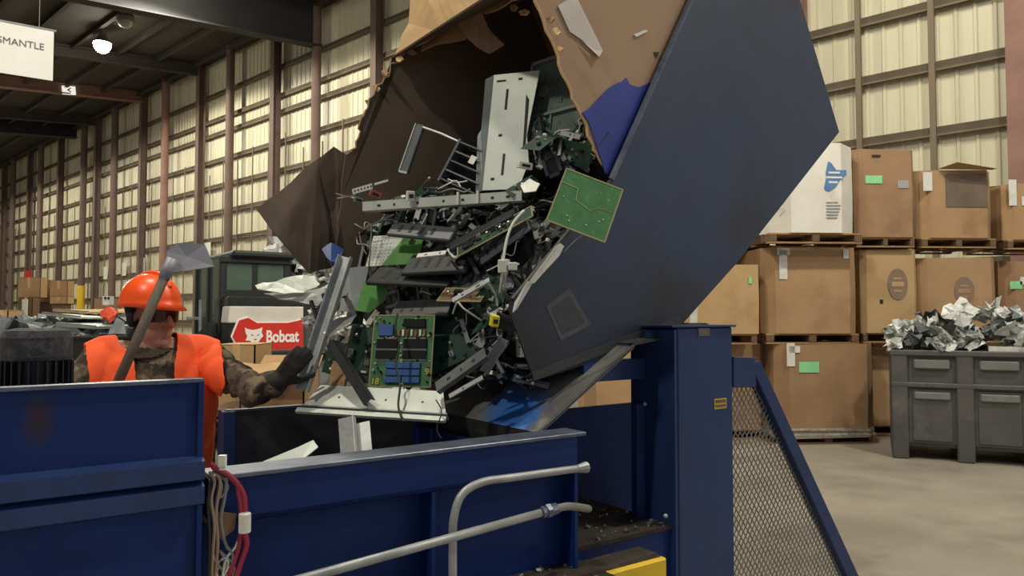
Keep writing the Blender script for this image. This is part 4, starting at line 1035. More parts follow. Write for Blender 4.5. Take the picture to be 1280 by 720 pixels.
# ================================================================== STACKED BOXES AT THE RIGHT
pl_me = {}
def pallet(p, rz_, label, group='wooden pallets in the box stack', w_=1.2, d_=1.05):
    t = thing('pallet', label, 'pallet', p, rz_, group)
    if not pl_me:
        pl_me['deck'] = MB().bb((-.6, -.05, 0), (.6, .05, .018)).mesh('deck_board', 'wood')
        pl_me['str'] = MB().bb((-.045, -.525, 0), (.045, .525, .085)).mesh('stringer', 'wood_dark')
    for y in (-.47, -.23, 0, .23, .47): inst('deck_board', pl_me['deck'], t, (0, y, .105))
    for x in (-.55, 0, .55): inst('stringer', pl_me['str'], t, (x, 0, .02))
    for y in (-.47, 0, .47): inst('deck_board', pl_me['deck'], t, (0, y, 0))
    return t
def gaylord(px, Y, z0, h, w_, d_, rz_, mt, label, ch=.14, marks=(), flaps=False, group='stacked brown boxes', name='cardboard_box', lid=False, film=False):
    c = at(px, 300, Y); c.z = z0
    Rm = Matrix.Rotation(rz_, 3, 'Z'); c = c + Rm @ Vector((0, d_ / 2, 0))
    t = thing(name, label, 'box', c, rz_, group)
    x, y = w_ / 2, d_ / 2
    r = random.Random(int(px * 7 + z0 * 10))
    oc = [(-x + ch, -y), (x - ch, -y), (x, -y + ch), (x, y - ch), (x - ch, y), (-x + ch, y), (-x, y - ch), (-x, -y + ch)]
    if ch == 0: oc = [(-x, -y), (x, -y), (x, y), (-x, y)]
    n = len(oc); mb = MB(); k = .015
    hs = [h - r.uniform(0, .02) for _ in oc]
    bul = [(a * 1.012, b * 1.012) for a, b in oc]
    vs = [(a, b, 0) for a, b in oc] + [(a, b, h * .45) for a, b in bul] + [(a, b, hh) for (a, b), hh in zip(oc, hs)]
    vs += [(a * (1 - k), b * (1 - k), hh) for (a, b), hh in zip(oc, hs)] + [(a * (1 - k), b * (1 - k), .02) for a, b in oc]
    fs = [tuple(range(n - 1, -1, -1))]
    for q_ in range(4):
        fs += [(q_ * n + i, q_ * n + (i + 1) % n, (q_ + 1) * n + (i + 1) % n, (q_ + 1) * n + i) for i in range(n)]
    fs.append(tuple(range(4 * n, 5 * n)))
    part('body', mb.add(vs, fs), mt, t, local=True)
    if lid: part('lid', MB().plate([(a * 1.02, b * 1.02, h) for a, b in oc], (0, 0, .02)), mt, t, local=True)
    fy = -y - .014
    for m_ in marks:
        kd, u, v, sx, sy = m_[:5]; X = -x + u * w_; Z = v * h
        if kd in ('label_green', 'label_white', 'slot_dark', 'print_grey', 'label_dark'):
            part({'label_green': 'green_label', 'label_white': 'white_label', 'slot_dark': 'hand_hole', 'print_grey': 'print'}.get(kd, 'mark'), MB().bb((X, fy - .001, Z), (X + sx, fy + .006, Z + sy)), kd, t, local=True)
        elif kd == 'oval':
            pts = [(X + math.cos(a_) * sx, fy - .001, Z + math.sin(a_) * sy) for a_ in [2 * math.pi * i / 20 for i in range(20)]]
            ov_ = part('oval_print', MB().plate(pts, (0, .006, 0)), 'print_dark', t, local=True)
            part('oval_centre', MB().bb((X - sx * .6, fy - .003, Z - sy * .15), (X + sx * .6, fy, Z + sy * .15)).bb((X - sx * .4, fy - .003, Z + sy * .3), (X + sx * .4, fy, Z + sy * .42)).bb((X - sx * .4, fy - .003, Z - sy * .5), (X + sx * .4, fy, Z - sy * .36)), mt, ov_, local=True)
        elif kd == 'blob':
            sh = [(.0, .12), (.12, .5), (.08, .62), (.2, 1.0), (.32, .96), (.55, .72), (.98, .72), (1.0, .54), (.72, .4), (.5, .14), (.22, 0), (.06, .04)]
            bp_ = part('blue_print', MB().plate([(X + a_ * sx, fy - .001, Z + b_ * sy) for a_, b_ in sh], (0, .006, 0)), 'print_blue', t, local=True, label='blue printed emblem')
            part('print', MB().bb((X + sx * .1, fy - .003, Z + sy * .44), (X + sx * .8, fy, Z + sy * .5)).bb((X + sx * .2, fy - .003, Z + sy * .28), (X + sx * .6, fy, Z + sy * .34)).bb((X + sx * .2, fy - .003, Z + sy * .6), (X + sx * .7, fy, Z + sy * .66)), 'white_card', bp_, local=True)
        elif kd == 'lines':
            mb = MB()
            for i in range(6): mb.bb((X, fy - .001, Z + i * sy / 6), (X + sx * r.uniform(.6, 1), fy + .006, Z + i * sy / 6 + .012))
            part('print', mb, 'print_grey', t, local=True)
        elif kd == 'sideprint':
            part('print', MB().bb((-x + ch * .15 + u * .2, -y + ch * .55, Z), (-x + ch * .75, -y + ch * .6, Z + sy)), 'print_grey', t, local=True)
    if flaps:
        def fl(pts, amp=.03, nm='flap'):
            mb = MB(); mb.plate(pts, (0, .008, .004)); part(nm, mb, mt, t, local=True)
        fl([(-x * .55, -y, h), (x * .9, -y, h), (x * .75, -y - .18, h - .02), (-x * .3, -y - .2, h + .05)])
        fl([(-x, -y + ch, h), (-x, y - ch, h), (-x - .1, y - ch, h + .12), (-x - .1, -y + ch, h + .1)])
        fl([(-x * .9, y, h), (x * .9, y, h), (x * .6, y + .06, h + .1), (0, y + .05, h + .16), (-x * .6, y + .05, h + .07)])
        part('dark_hollow', MB().bb((-x * .35, -y - .016, h * .45), (x * .72, -y - .008, h * .93)), 'cardboard_in', t, local=True)  # dark sheet stands in for the shaded hollow of the torn box
    if film:
        mb = MB()
        for i in range(5): mb.lathe([(1, 0)], 4) if 0 else None
        ring = [(a * 1.03, b * 1.03) for a, b in oc]
        vs, fs = [], []
        for lv, (sc, z) in enumerate(((1.05, .0), (1.07, .03), (1.03, .06), (1.05, .09), (1.02, .12))):
            vs += [(a * sc + r.uniform(-.015, .015), b * sc + r.uniform(-.015, .015), z - .05 + r.uniform(-.012, .012)) for a, b in oc]
        for lv in range(4): fs += [(lv * n + i, lv * n + (i + 1) % n, (lv + 1) * n + (i + 1) % n, (lv + 1) * n + i) for i in range(n)]
        part('wrap_film', MB().add(vs, fs), 'film', t, local=True, label='crumpled plastic wrap around the foot')
    return t
PZ = .125
T1, T2, T3 = 0, 1.21, 2.42
hb = 1.07
stackdef = [
 # px, Y, tier z, h, w, d, rot, mat, label, kw
 (1033, 9.0, T1, 1.09, 1.24, 1.1, .06, 'cardboard_b', 'brown floor-level box with mint green label and white tags, wrapped foot', dict(marks=[('label_green', .2, .68, .25, .13), ('label_white', .08, .75, .1, .28), ('label_white', .1, .9, .14, .08)], film=True)),
 (1118, 9.7, T1, 1.05, .95, 1.1, .1, 'cardboard', 'brown floor-level box half hidden behind the grey scrap bin', dict(marks=[('label_white', .02, .9, .05, .06)])),
 (908, 9.3, T1, 1.09, 1.1, 1.1, .05, 'cardboard_b', 'brown floor-level box seen through the mesh guard', {}),
 (790, 9.4, T1, 1.09, 1.2, 1.1, .0, 'cardboard', 'tan box at floor level seen in the slot under the tipper', dict(marks=[('label_white', .55, .55, .25, .3)])),
 (1015, 9.05, T2, hb, 1.2, 1.1, .05, 'cardboard', 'plain brown middle-tier box with two white tags under the white box', dict(marks=[('label_white', .15, .62, .1, .36), ('label_white', .13, .9, .16, .08), ('label_white', .82, .86, .07, .12)])),
 (1112, 9.4, T2, hb, .74, 1.1, .06, 'cardboard_c', 'tan middle-tier box with oval print left of the wide one', dict(ch=.06, marks=[('oval', .62, .58, .13, .2), ('slot_dark', .3, .35, .04, .05)])),
 (1198, 9.5, T2, .98, 1.12, 1.1, .04, 'cardboard', 'wide middle-tier box with oval print behind the scrap bin', dict(marks=[('oval', .55, .55, .13, .18)])),
 (1300, 9.7, T2, .95, .95, 1.0, .0, 'cardboard_b', 'middle-tier box with green label cut by the right picture edge', dict(marks=[('label_green', .06, .6, .16, .1), ('label_white', .2, .66, .16, .1)])),
 (903, 8.9, T2, .84, .86, 1.0, .03, 'cardboard_c', 'small light tan carton behind the top of the blue column', dict(ch=0, marks=[('slot_dark', .03, .2, .03, .06), ('slot_dark', .1, .22, .03, .06), ('label_green', .86, .72, .04, .08)])),
 (913, 9.98, T2, 1.12, 1.1, 1.0, .03, 'cardboard_b', 'torn-topped brown box behind the small light tan carton', {}),
 (1021, 8.8, T3, 1.1, 1.18, 1.1, .06, 'white_card', 'white printed cardboard box with blue emblem on the top tier', dict(ch=.28, marks=[('blob', .58, .45, .28, .36), ('lines', .6, .16, .22, .22), ('sideprint', 0, .4, .05, .1), ('print_grey', .06, .4, .08, .05), ('print_grey', .05, .3, .1, .025)])),
 (1108, 9.3, T3, 1.13, .78, 1.1, .05, 'cardboard_b', 'brown top-tier box with hand hole and green label right of the white box', dict(ch=.05, marks=[('label_green', .16, .6, .22, .1), ('slot_dark', .28, .9, .11, .025), ('print_grey', .7, .55, .14, .1)])),
 (1200, 9.4, T3, .88, 1.02, 1.0, .06, 'cardboard', 'torn open box with folded flaps on the top tier', dict(flaps=True, marks=[('label_white', .03, .68, .12, .24)])),
 (1306, 9.6, T3, .74, .98, 1.0, .0, 'cardboard', 'top-tier box with white sheet at the right picture edge', dict(ch=.1, marks=[('label_white', .03, .6, .1, .34), ('label_white', .2, .6, .16, .12)])),
 (916, 9.5, T3, .95, 1.0, 1.0, .0, 'cardboard', 'brown top-tier box peeking out left of the white box', {}),
]
tiern = {T1: 'floor', T2: 'second', T3: 'third'}
for (px, Y, z0, h, w_, d_, rz_, mt, label, kw) in stackdef:
    kw = dict(kw)
    g = gaylord(px, Y, z0 + PZ, h, w_, d_, rz_, mt, label, **kw)
    L = g.location
    pa_ = pallet((L.x, L.y, z0), rz_, 'wooden pallet under the ' + label.split(' with ')[0]); pa_.scale = (w_ / 1.2 * .97, d_ / 1.05 * .97, 1)
# loose plastic sheet on the white box
c = at(1025, 190, 9.2)
solo('plastic_film', cplate('', [(1010, 197, 9.1), (1018, 190, 9.3), (1040, 192, 9.4), (1058, 198, 9.3), (1050, 202, 9.1)], '', .05, .004), 'film', 'crumpled clear plastic film on top of the white box', 'plastic film')
solo('plastic_film', cplate('', [(862, 396, 6.4), (866, 380, 6.4), (873, 381, 6.4), (872, 404, 6.4), (862, 406, 6.4)], '', .01, .004), 'conn_white', 'narrow white sheet standing behind the blue column head', 'plastic film')

# dark plastic bulk bin with bright metal scrap
bc = at(1201, 560, 7.9); bc.z = 0
BW = 1.36
bn = thing('bulk_bin', 'dark grey plastic bulk bin heaped with bright metal scrap', 'bin', (bc.x + .27, bc.y + .43, 0), R(-26))
hH = 1.18; x = BW / 2 + .02; y = .55
part('inner_walls', MB().bb((-x + .04, -y + .05, .14), (x - .04, -y + .08, hH)).bb((-x + .04, y - .08, .14), (x - .04, y - .05, hH)).bb((-x + .04, -y + .05, .14), (-x + .07, y - .05, hH)).bb((x - .07, -y + .05, .14), (x - .04, y - .05, hH)).bb((-x + .04, -y + .05, .14), (x - .04, y - .05, .18)), 'dark_bin', bn, local=True)
for px_ in (-x, -.085, x - .16): part('post', MB().bb((px_, -y, 0), (px_ + .16, -y + .06, hH - .02)), 'dark_bin', bn, local=True, bevel=.012)
for px_ in (-x, x - .16): part('post', MB().bb((px_, y - .06, 0), (px_ + .16, y, hH - .02)), 'dark_bin', bn, local=True, bevel=.012)
part('rim', MB().bb((-x - .01, -y - .01, hH - .06), (x + .01, -y + .07, hH)).bb((-x - .01, y - .07, hH - .06), (x + .01, y + .01, hH)).bb((-x - .01, -y, hH - .06), (-x + .07, y, hH)).bb((x - .07, -y, hH - .06), (x + .01, y, hH)), 'dark_bin', bn, local=True, bevel=.01)
part('middle_band', MB().bb((-x, -y - .004, hH - .4), (x, -y + .06, hH - .35)), 'dark_bin', bn, local=True, bevel=.008)
for sx_ in (-1, 1):
    a0, a1 = (-x + .2, -.12) if sx_ < 0 else (.11, x - .2)
    part('recess_panel', MB().bb((a0, -y + .035, .2), (a1, -y + .05, hH - .42)), 'dark_bin', bn, local=True, bevel=.008)
    part('light_bar', MB().bb((a0 + .02, -y + .005, hH - .2), (a1 - .02, -y + .05, hH - .1)), 'bin_light', bn, local=True, bevel=.012)
    part('light_bar', MB().bb((a0 + .02, -y + .005, hH - .53), (a1 - .02, -y + .05, hH - .45)), 'bin_light', bn, local=True, bevel=.012)
part('base_skid', MB().bb((-x, -y + .1, 0), (-x + .16, y - .1, .14)).bb((-.08, -y + .1, 0), (.08, y - .1, .14)).bb((x - .16, -y + .1, 0), (x, y - .1, .14)), 'dark_bin', bn, local=True)
part('white_tag', MB().bb((x - .13, -y - .004, hH - .16), (x - .03, -y, hH - .1)), 'label_white', bn, local=True)

# crumpled sheet metal prototypes
def crumple(seed, mt, sx, sy, name, label, group):
    r = random.Random(seed); mb = MB(); n = 5; vs = []
    for i in range(n + 1):
        for j in range(n + 1):
            p = Vector((sx * (i / n - .5), sy * (j / n - .5), 0))
            q_ = p * (6 / max(sx, sy)) * .16 / .16 + Vector((seed * 3.1, 0, 0))
            p += Vector((noise.noise(q_ * .8), noise.noise(q_ * .8 + Vector((0, 9, 0))), noise.noise(q_ * .8 + Vector((5, 0, 3))) * 1.6)) * max(sx, sy) * .3
            vs.append(p)
    m_ = (n + 1) ** 2; vs2 = [v + Vector((0, 0, -.006)) for v in vs]
    fs = [(i * (n + 1) + j, i * (n + 1) + j + 1, (i + 1) * (n + 1) + j + 1, (i + 1) * (n + 1) + j) for i in range(n) for j in range(n)]
    fs += [tuple(k + m_ for k in reversed(f)) for f in fs]
    ed = [(i * (n + 1), (i + 1) * (n + 1)) for i in range(n)] + [(i * (n + 1) + n, (i + 1) * (n + 1) + n) for i in range(n)] + [(j, j + 1) for j in range(n)] + [(n * (n + 1) + j, n * (n + 1) + j + 1) for j in range(n)]
    fs += [(a_, b_, b_ + m_, a_ + m_) for a_, b_ in ed]
    return mb.add(vs + vs2, fs).mesh(name, mt)
cm = {}
for mt in ('bright_scrap', 'dull_scrap', 'pale_sheet', 'alu', 'grey_sheet'):
    for k_ in range(4): cm[(mt, k_)] = crumple(k_ * 5 + len(mt), mt, 1, .6 + .12 * k_, 'sheet_scrap', '', '')
rq = random.Random(99)
ADJ = {'bright_scrap': 'shiny ', 'alu': 'silvery ', 'dull_scrap': 'dull ', 'pale_sheet': 'whitish ', 'grey_sheet': 'grey '}
def scrap(p, size, label, group, mts=('bright_scrap', 'bright_scrap', 'bright_scrap', 'alu', 'dull_scrap', 'pale_sheet'), name='sheet_scrap', flat=.8):
    mt = rq.choice(mts); label = ADJ[mt] + label
    o = bpy.data.objects.new(name, cm[(mt, rq.randrange(4))]); COL.objects.link(o)
    o.location = p; s_ = size * rq.uniform(.7, 1.3); o.scale = (s_, s_ * rq.uniform(.6, 1), s_ * rq.uniform(.6, 1.1))
    o.rotation_euler = (rq.uniform(-flat, flat), rq.uniform(-flat, flat), rq.uniform(0, 6.28))
    return tag(o, label, 'metal scrap', group)
BM = WM[bn]
for i in range(100):
    lx, ly = rq.uniform(-x + .02, x), rq.uniform(-y + .05, y - .1)
    hz = hH - .02 + max(0, .5 * (1 - (ly / y) ** 2 * .5) * (.45 + .55 * min(1, (lx + x) / x))) * rq.uniform(.1, 1)
    scrap(BM @ Vector((lx, ly, hz)), .24, 'crumpled sheet in the grey bin, ' + ('left end' if lx < -.35 else 'left of its middle post' if lx < 0 else 'right of its middle post' if lx < .35 else 'right end') + (', at the front rim' if ly < -.25 else ', in the centre' if ly < .15 else ', at the rear'), 'scrap in the grey bin')
solo('white_bar', MB().hexa([BM @ Vector((.22, -y + .06, hH + .0)), BM @ Vector((.62, -y + .06, hH)), BM @ Vector((.62, -y + .12, hH)), BM @ Vector((.22, -y + .12, hH))],
      [BM @ Vector((.22, -y + .06, hH + .05)), BM @ Vector((.62, -y + .06, hH + .05)), BM @ Vector((.62, -y + .12, hH + .05)), BM @ Vector((.22, -y + .12, hH + .05))]), 'conn_white', 'flat white bar lying along the rim of the grey bin', 'metal scrap')

# ================================================================== SKID STEER LOADER
lc = at(318, 420, 9.2); lc.z = 0
ld = thing('skid_steer_loader', 'black, white and red skid steer loader with glazed cab behind the worker', 'loader', lc, R(36))
def lb(nm, a, b, mt, bev=.02, **kw): return part(nm, MB().bb(a, b), mt, ld, local=True, bevel=bev, **kw)
hw = .5
lb('chassis', (-.52, -.55, .35), (.52, 1.35, 1.0), 'loader_black')
lb('rear_bumper', (-.62, -.78, .8), (.62, -.5, 1.15), 'loader_black')
lb('rear_grille', (-hw, -.72, 1.1), (hw, -.4, 1.66), 'loader_black')
part('white_band', MB().plate([(-hw - .02, -.74, 1.47), (hw + .02, -.74, 1.47), (hw + .02, -.74, 1.6), (hw - .06, -.74, 1.66), (-hw, -.74, 1.66)], (0, .3, 0)), 'loader_white', ld, local=True, bevel=.01)
bd_ = [(-.47, 1.32), (-.4, 1.5), (-.3, 1.53), (-.2, 1.47), (.16, 1.47), (.3, 1.5), (.44, 1.55), (.48, 1.32), (.44, 1.16), (-.38, 1.16)]
part('badge_rim', MB().plate([(a_ * 1.04, -.75, 1.33 + (b_ - 1.33) * 1.08) for a_, b_ in bd_], (0, .02, 0)), 'badge_white', ld, local=True)
bad = part('badge', MB().plate([(a_, -.76, b_) for a_, b_ in bd_], (0, .02, 0)), 'badge_red', ld, local=True, label='red badge lettered Bobcat with an animal head')
MT = Matrix.Translation((-.1, -.762, 1.25)) @ Matrix.Rotation(R(90), 4, 'X')
text_part('Bobcat', .19, 'badge_white', bad, MT, offset=.006, ext=.003, sx=.72)
hd = [(-.34, 1.42), (-.3, 1.4), (-.25, 1.39), (-.19, 1.4), (-.14, 1.42), (-.15, 1.36), (-.13, 1.32), (-.16, 1.29), (-.19, 1.24), (-.22, 1.25), (-.25, 1.24), (-.28, 1.27), (-.33, 1.27), (-.31, 1.32), (-.33, 1.36)]
part('animal_head', MB().plate([(a_, -.766, b_) for a_, b_ in hd], (0, .008, 0)), 'badge_white', bad, local=True)
part('head_marks', MB().plate([(-.27, -.768, 1.345), (-.235, -.768, 1.33), (-.26, -.768, 1.325)], (0, .004, 0)).plate([(-.21, -.768, 1.33), (-.175, -.768, 1.345), (-.185, -.768, 1.325)], (0, .004, 0)).plate([(-.24, -.768, 1.29), (-.2, -.768, 1.29), (-.22, -.768, 1.27)], (0, .004, 0)), 'badge_red', bad, local=True)
part('chin_dot', MB().ball((-.22, -.762, 1.2), (.014, .006, .014), n=10, m=6), 'badge_white', bad, local=True)
lb('rear_cowl', (-hw + .02, -.6, 1.64), (hw - .1, -.1, 1.78), 'loader_black')
# cab frame
zc0, zc1, cr = 1.0, 2.24, .34
for (xx, yy) in ((-hw, -.3), (cr - .08, -.3), (-hw, .85), (cr - .08, .85), (-hw, .25)):
    lb('cab_post', (xx, yy, zc0), (xx + .08, yy + .08, zc1), 'loader_black', .012)
lb('roof', (-cr - .04, -.38, zc1), (cr + .04, 1.0, zc1 + .09), 'loader_black', .03)
lb('rear_sill', (-hw, -.32, 1.72), (cr, -.22, 1.86), 'loader_black', .01)
lb('rear_header', (-hw, -.32, 2.18), (cr, -.24, 2.26), 'loader_black', .01)
lb('cab_floor', (-hw, -.3, .98), (cr, .92, 1.05), 'loader_black', .01)
lb('side_sill', (-hw, -.3, 1.0), (-hw + .06, .92, 1.2), 'loader_black', .01)
lb('seat', (-.25, 0, 1.05), (.25, .5, 1.4), 'black_plastic', .04)
lb('seat_back', (-.25, -.1, 1.4), (.25, .05, 2.0), 'black_plastic', .04)
part('rear_window', MB().bb((-hw + .08, -.285, 1.86), (cr - .08, -.275, 2.18)), 'cab_glass', ld, local=True)
part('side_window', MB().bb((-hw + .03, -.22, 1.2), (-cr + .04, .25, 2.24)), 'cab_glass', ld, local=True)
part('side_window', MB().bb((-hw + .03, .33, 1.2), (-cr + .04, .85, 2.24)), 'cab_glass', ld, local=True)
part('side_window', MB().bb((cr - .04, -.22, 1.2), (cr - .03, .85, 2.24)), 'cab_glass', ld, local=True)
part('front_window', MB().bb((-hw + .08, .88, 1.2), (cr - .08, .89, 2.24)), 'cab_glass', ld, local=True)
lb('window_bar', (-.12, -.295, 1.86), (-.06, -.265, 2.18), 'loader_black', .004)
for sx_ in (-1, 1):
    for yy in (-.15, .9):
        w0 = part('wheel', MB().lathe([(.2, -.14), (.4, -.13), (.42, -.1), (.42, .1), (.4, .13), (.2, .14)], 24, Matrix.Translation((sx_ * .7, yy, .42)) @ Matrix.Rotation(R(90), 4, 'Y')), 'tyre', ld, local=True)
        part('hub', MB().lathe([(.05, -.15), (.2, -.145), (.2, .145), (.05, .15)], 16, Matrix.Translation((sx_ * .7, yy, .42)) @ Matrix.Rotation(R(90), 4, 'Y')), 'loader_white', w0, local=True)
    part('lift_arm', MB().hexa([(sx_ * .62 - .06, -.5, 1.3), (sx_ * .62 + .06, -.5, 1.3), (sx_ * .62 + .06, 1.5, .75), (sx_ * .62 - .06, 1.5, .75)], [(sx_ * .62 - .06, -.5, 1.48), (sx_ * .62 + .06, -.5, 1.48), (sx_ * .62 + .06, 1.5, .95), (sx_ * .62 - .06, 1.5, .95)]), 'loader_black', ld, local=True, bevel=.015)
lb('mirror_bracket', (-hw - .16, .6, 1.5), (-hw, .64, 1.54), 'alu', .004)
lb('hand_rail', (-hw - .08, .3, 1.3), (-hw - .05, .34, 1.75), 'alu', .004)
part('bucket', MB().plate([(-.9, 1.5, .1), (-.9, 2.2, .08), (-.9, 2.25, .12), (-.9, 1.7, .55), (-.9, 1.5, .6)], (1.8, 0, 0)), 'dull_scrap', ld, local=True)

# ================================================================== BACKGROUND SCRAP, CARTONS, CLUTTER
for i in range(120):
    px_ = rq.uniform(345, 445); f = rq.random() ** 1.5
    top = 305 if px_ < 400 else 330
    Y = rq.uniform(10.9, 12.4); p = at(px_, top + f * (560 - top), Y)
    scrap(Vector((p.x, p.y, max(.1, p.z))), .42, 'crumpled sheet in the pile behind the loader, ' + ('near its top' if f < .2 else 'in its upper half' if f < .5 else 'in its lower half') + (' left side' if px_ < 375 else ' middle' if px_ < 415 else ' right side'), 'metal pile behind the loader')
pc_ = MB(); 
cc = at(392, 480, 13.4)
for i in range(12):
    for j in range(24):
        a_ = 2 * math.pi * j / 24; rr_ = 1.9 * (1 - (i / 11) ** 1.2) + .02; p = Vector((cc.x + .25 + math.cos(a_) * rr_, cc.y + .5 + math.sin(a_) * rr_, i / 11 * 2.5))
        pc_.v.append(p + Vector((noise.noise(p * 2.3), noise.noise(p * 2.3 + Vector((7, 0, 0))), noise.noise(p * 2) * .5)) * .35)
for i in range(11):
    for j in range(24): pc_.f.append((i * 24 + j, i * 24 + (j + 1) % 24, (i + 1) * 24 + (j + 1) % 24, (i + 1) * 24 + j)); pc_.mi.append(0)
solo('scrap_mound', pc_, 'dull_scrap', 'grey mound of compacted metal scrap behind the loader', 'scrap', kind='stuff')
bent('sheet_scrap', [(318, 357, 7.6), (345, 352, 7.6), (378, 344, 7.7), (394, 345, 7.8), (400, 356, 7.7), (380, 366, 7.4), (340, 366, 7.3)], 'pale_sheet', 'curved pale sheet metal jutting in front of the loader window', amp=.03, th=.01)
bent('sheet_scrap', [(330, 368, 7.5), (400, 362, 7.6), (416, 350, 7.8), (420, 366, 7.6), (396, 382, 7.3), (360, 376, 7.3)], 'dull_scrap', 'dark curved sheet metal below the pale jutting sheet', amp=.03, th=.01)
solo('scrap_post', MB().tube([at(385, 365, 7.7), Vector((at(385, 365, 7.7).x, 7.75, 0))], .05, 8), 'dull_scrap', 'dented pipe standing upright under the jutting sheet metal', 'pipe')
for i in range(34):
    px_ = rq.uniform(390, 450); p = at(px_, rq.uniform(380, 470), rq.uniform(6.2, 7.4))
    scrap(p, .2, 'small scrap piece right of the red loader badge, ' + ('upper' if p.z > 1.5 else 'lower') + (' left' if px_ < 415 else ' right') + ' of the pile', 'scrap right of the badge')
def scrap_base(px0, px1, py, Y0, Y1, name, label, mt='dull_scrap'):
    a0, a1 = at(px0, py, Y0), at(px1, py, Y0); z = a0.z; mb = MB(); n = 14; m = 8
    for i in range(n + 1):
        for j in range(m + 1):
            f, g_ = i / n, j / m; xx = (a0.x + (a1.x - a0.x) * f) * (1 + (Y1 / Y0 - 1) * g_); yy = Y0 + (Y1 - Y0) * g_
            e_ = min(1, 5 * min(f, 1 - f, g_ * .8 + .02, 1 - g_)); zz = z * max(0, e_) * (1 + .12 * noise.noise(Vector((xx * 2, yy * 2, 1))))
            mb.v.append(Vector((xx, yy, max(0, zz))))
    for i in range(n):
        for j in range(m): q_ = i * (m + 1) + j; mb.f.append((q_, q_ + m + 1, q_ + m + 2, q_ + 1)); mb.mi.append(0)
    return solo(name, mb, mt, label, 'scrap', kind='stuff')
scrap_base(386, 466, 400, 6.3, 7.6, 'scrap_mound', 'dark mound of fine scrap right of the loader badge')
# cartons between worker and tipper
def carton(px0, px1, pyt, pyb, Y, mt, label, d_=.4, rz_=0, open_=False, z0=None):
    a0, a1 = at(px0, pyt, Y), at(px1, pyb, Y); w_ = a1.x - a0.x; h_ = a0.z - a1.z
    t = thing('carton', label, 'box', ((a0.x + a1.x) / 2, Y + d_ / 2, a1.z), rz_)
    e = .01; x_, y_ = w_ / 2, d_ / 2
    part('walls', MB().bb((-x_, -y_, 0), (x_, -y_ + e, h_)).bb((-x_, y_ - e, 0), (x_, y_, h_)).bb((-x_, -y_, 0), (-x_ + e, y_, h_)).bb((x_ - e, -y_, 0), (x_, y_, h_)).bb((-x_, -y_, 0), (x_, y_, e)), mt, t, local=True)
    if open_:
        part('flap', MB().plate([(-x_, -y_, h_), (x_, -y_, h_), (x_ * .95, -y_ - .14, h_ - .06), (-x_ * .95, -y_ - .14, h_ - .06)], (0, .004, .006)), mt, t, local=True)
        part('flap', MB().plate([(-x_, y_, h_), (x_, y_, h_), (x_, y_ + .12, h_ + .07), (-x_, y_ + .12, h_ + .07)], (0, .004, .006)), mt, t, local=True)
    else:
        part('lid', MB().bb((-x_, -y_, h_ - .004), (x_, y_, h_ + .004)), mt, t, local=True)
        part('tape', MB().bb((-.03, -y_ - .002, h_ * .5), (.03, y_, h_ + .006)), 'cardboard_torn', t, local=True)
    return t
def bench(px0, px1, py, Y, d_, mt, label, th=.05):
    a0, a1 = at(px0, py, Y), at(px1, py, Y); t = thing('work_bench', label, 'bench', ((a0.x + a1.x) / 2, Y + d_ / 2, 0))
    x_ = (a1.x - a0.x) / 2; y_ = d_ / 2
    part('top', MB().bb((-x_, -y_, a0.z - th), (x_, y_, a0.z)), mt, t, local=True, bevel=.005)
    for sx_ in (-1, 1):
        for sy_ in (-1, 1): part('leg', MB().bb((sx_ * x_ - .03 * sx_ - .03, sy_ * y_ - .03 * sy_ - .03, 0), (sx_ * x_ - .03 * sx_ + .03, sy_ * y_ - .03 * sy_ + .03, a0.z - th)), 'loader_black', t, local=True)
    return t
bench(255, 425, 512, 5.2, .9, 'wood_dark', 'wooden sorting bench behind the worker with cartons on it')
carton(272, 318, 431, 512, 5.7, 'cardboard_c', 'tan carton with a dark hand hole right of the worker', .4)
solo('hand_hole_strip', MB().bb(at(290, 443, 5.68), at(305, 440, 5.69)), 'slot_dark', 'dark hand hole strip on the tan carton face', 'slot') if 0 else None
carton(300, 380, 462, 512, 5.25, 'cardboard', 'wide open brown carton below the loader badge', .4, 0, True)
bent('cardboard_sheet', [(286, 452, 5.2), (330, 456, 5.25), (372, 452, 5.3), (368, 458, 5.2), (320, 468, 5.1), (290, 470, 5.1)], 'cardboard_c', 'loose tan cardboard sheet over the open carton', 'cardboard', .02, .006)

# left background: bins of panels, wrapped cartons, bench
bench(84, 160, 452, 4.4, .7, 'loader_black', 'black bench edge behind the worker shoulder', .07)
dbin = at(110, 440, 5.2)
t = thing('scrap_tote', 'dark tote with a pale label full of metal sheets behind the motor', 'bin', (dbin.x, dbin.y + .3, at(110, 452, 5.2).z - .02))
w2 = (at(128, 440, 5.2).x - at(76, 440, 5.2).x) / 2; h2 = .2
part('walls', MB().hexa([(-w2 * .92, -.28, 0), (w2 * .92, -.28, 0), (w2 * .92, .28, 0), (-w2 * .92, .28, 0)], [(-w2, -.3, h2), (w2 * 1.1, -.3, h2), (w2 * 1.1, .3, h2), (-w2, .3, h2)]), 'loader_black', t, local=True, bevel=.01)
part('rim', MB().bb((-w2 * 1.03, -.32, h2 - .02), (w2 * 1.13, .32, h2)), 'loader_black', t, local=True, bevel=.006)
part('label', MB().bb((0, -.306, h2 * .4), (w2 * .6, -.296, h2 * .7)), 'label_white', t, local=True)
part('pedestal', MB().bb((-w2 * .6, -.2, -(at(110, 452, 5.2).z - .02)), (w2 * .6, .2, 0)), 'loader_black', t, local=True)
scrap_base(-40, 165, 408, 8.0, 13, 'panel_heap', 'low heap of grey-green sheet metal and plastic panels behind the motor', 'tarp_green')
gr = 'flat panels on the left heap'
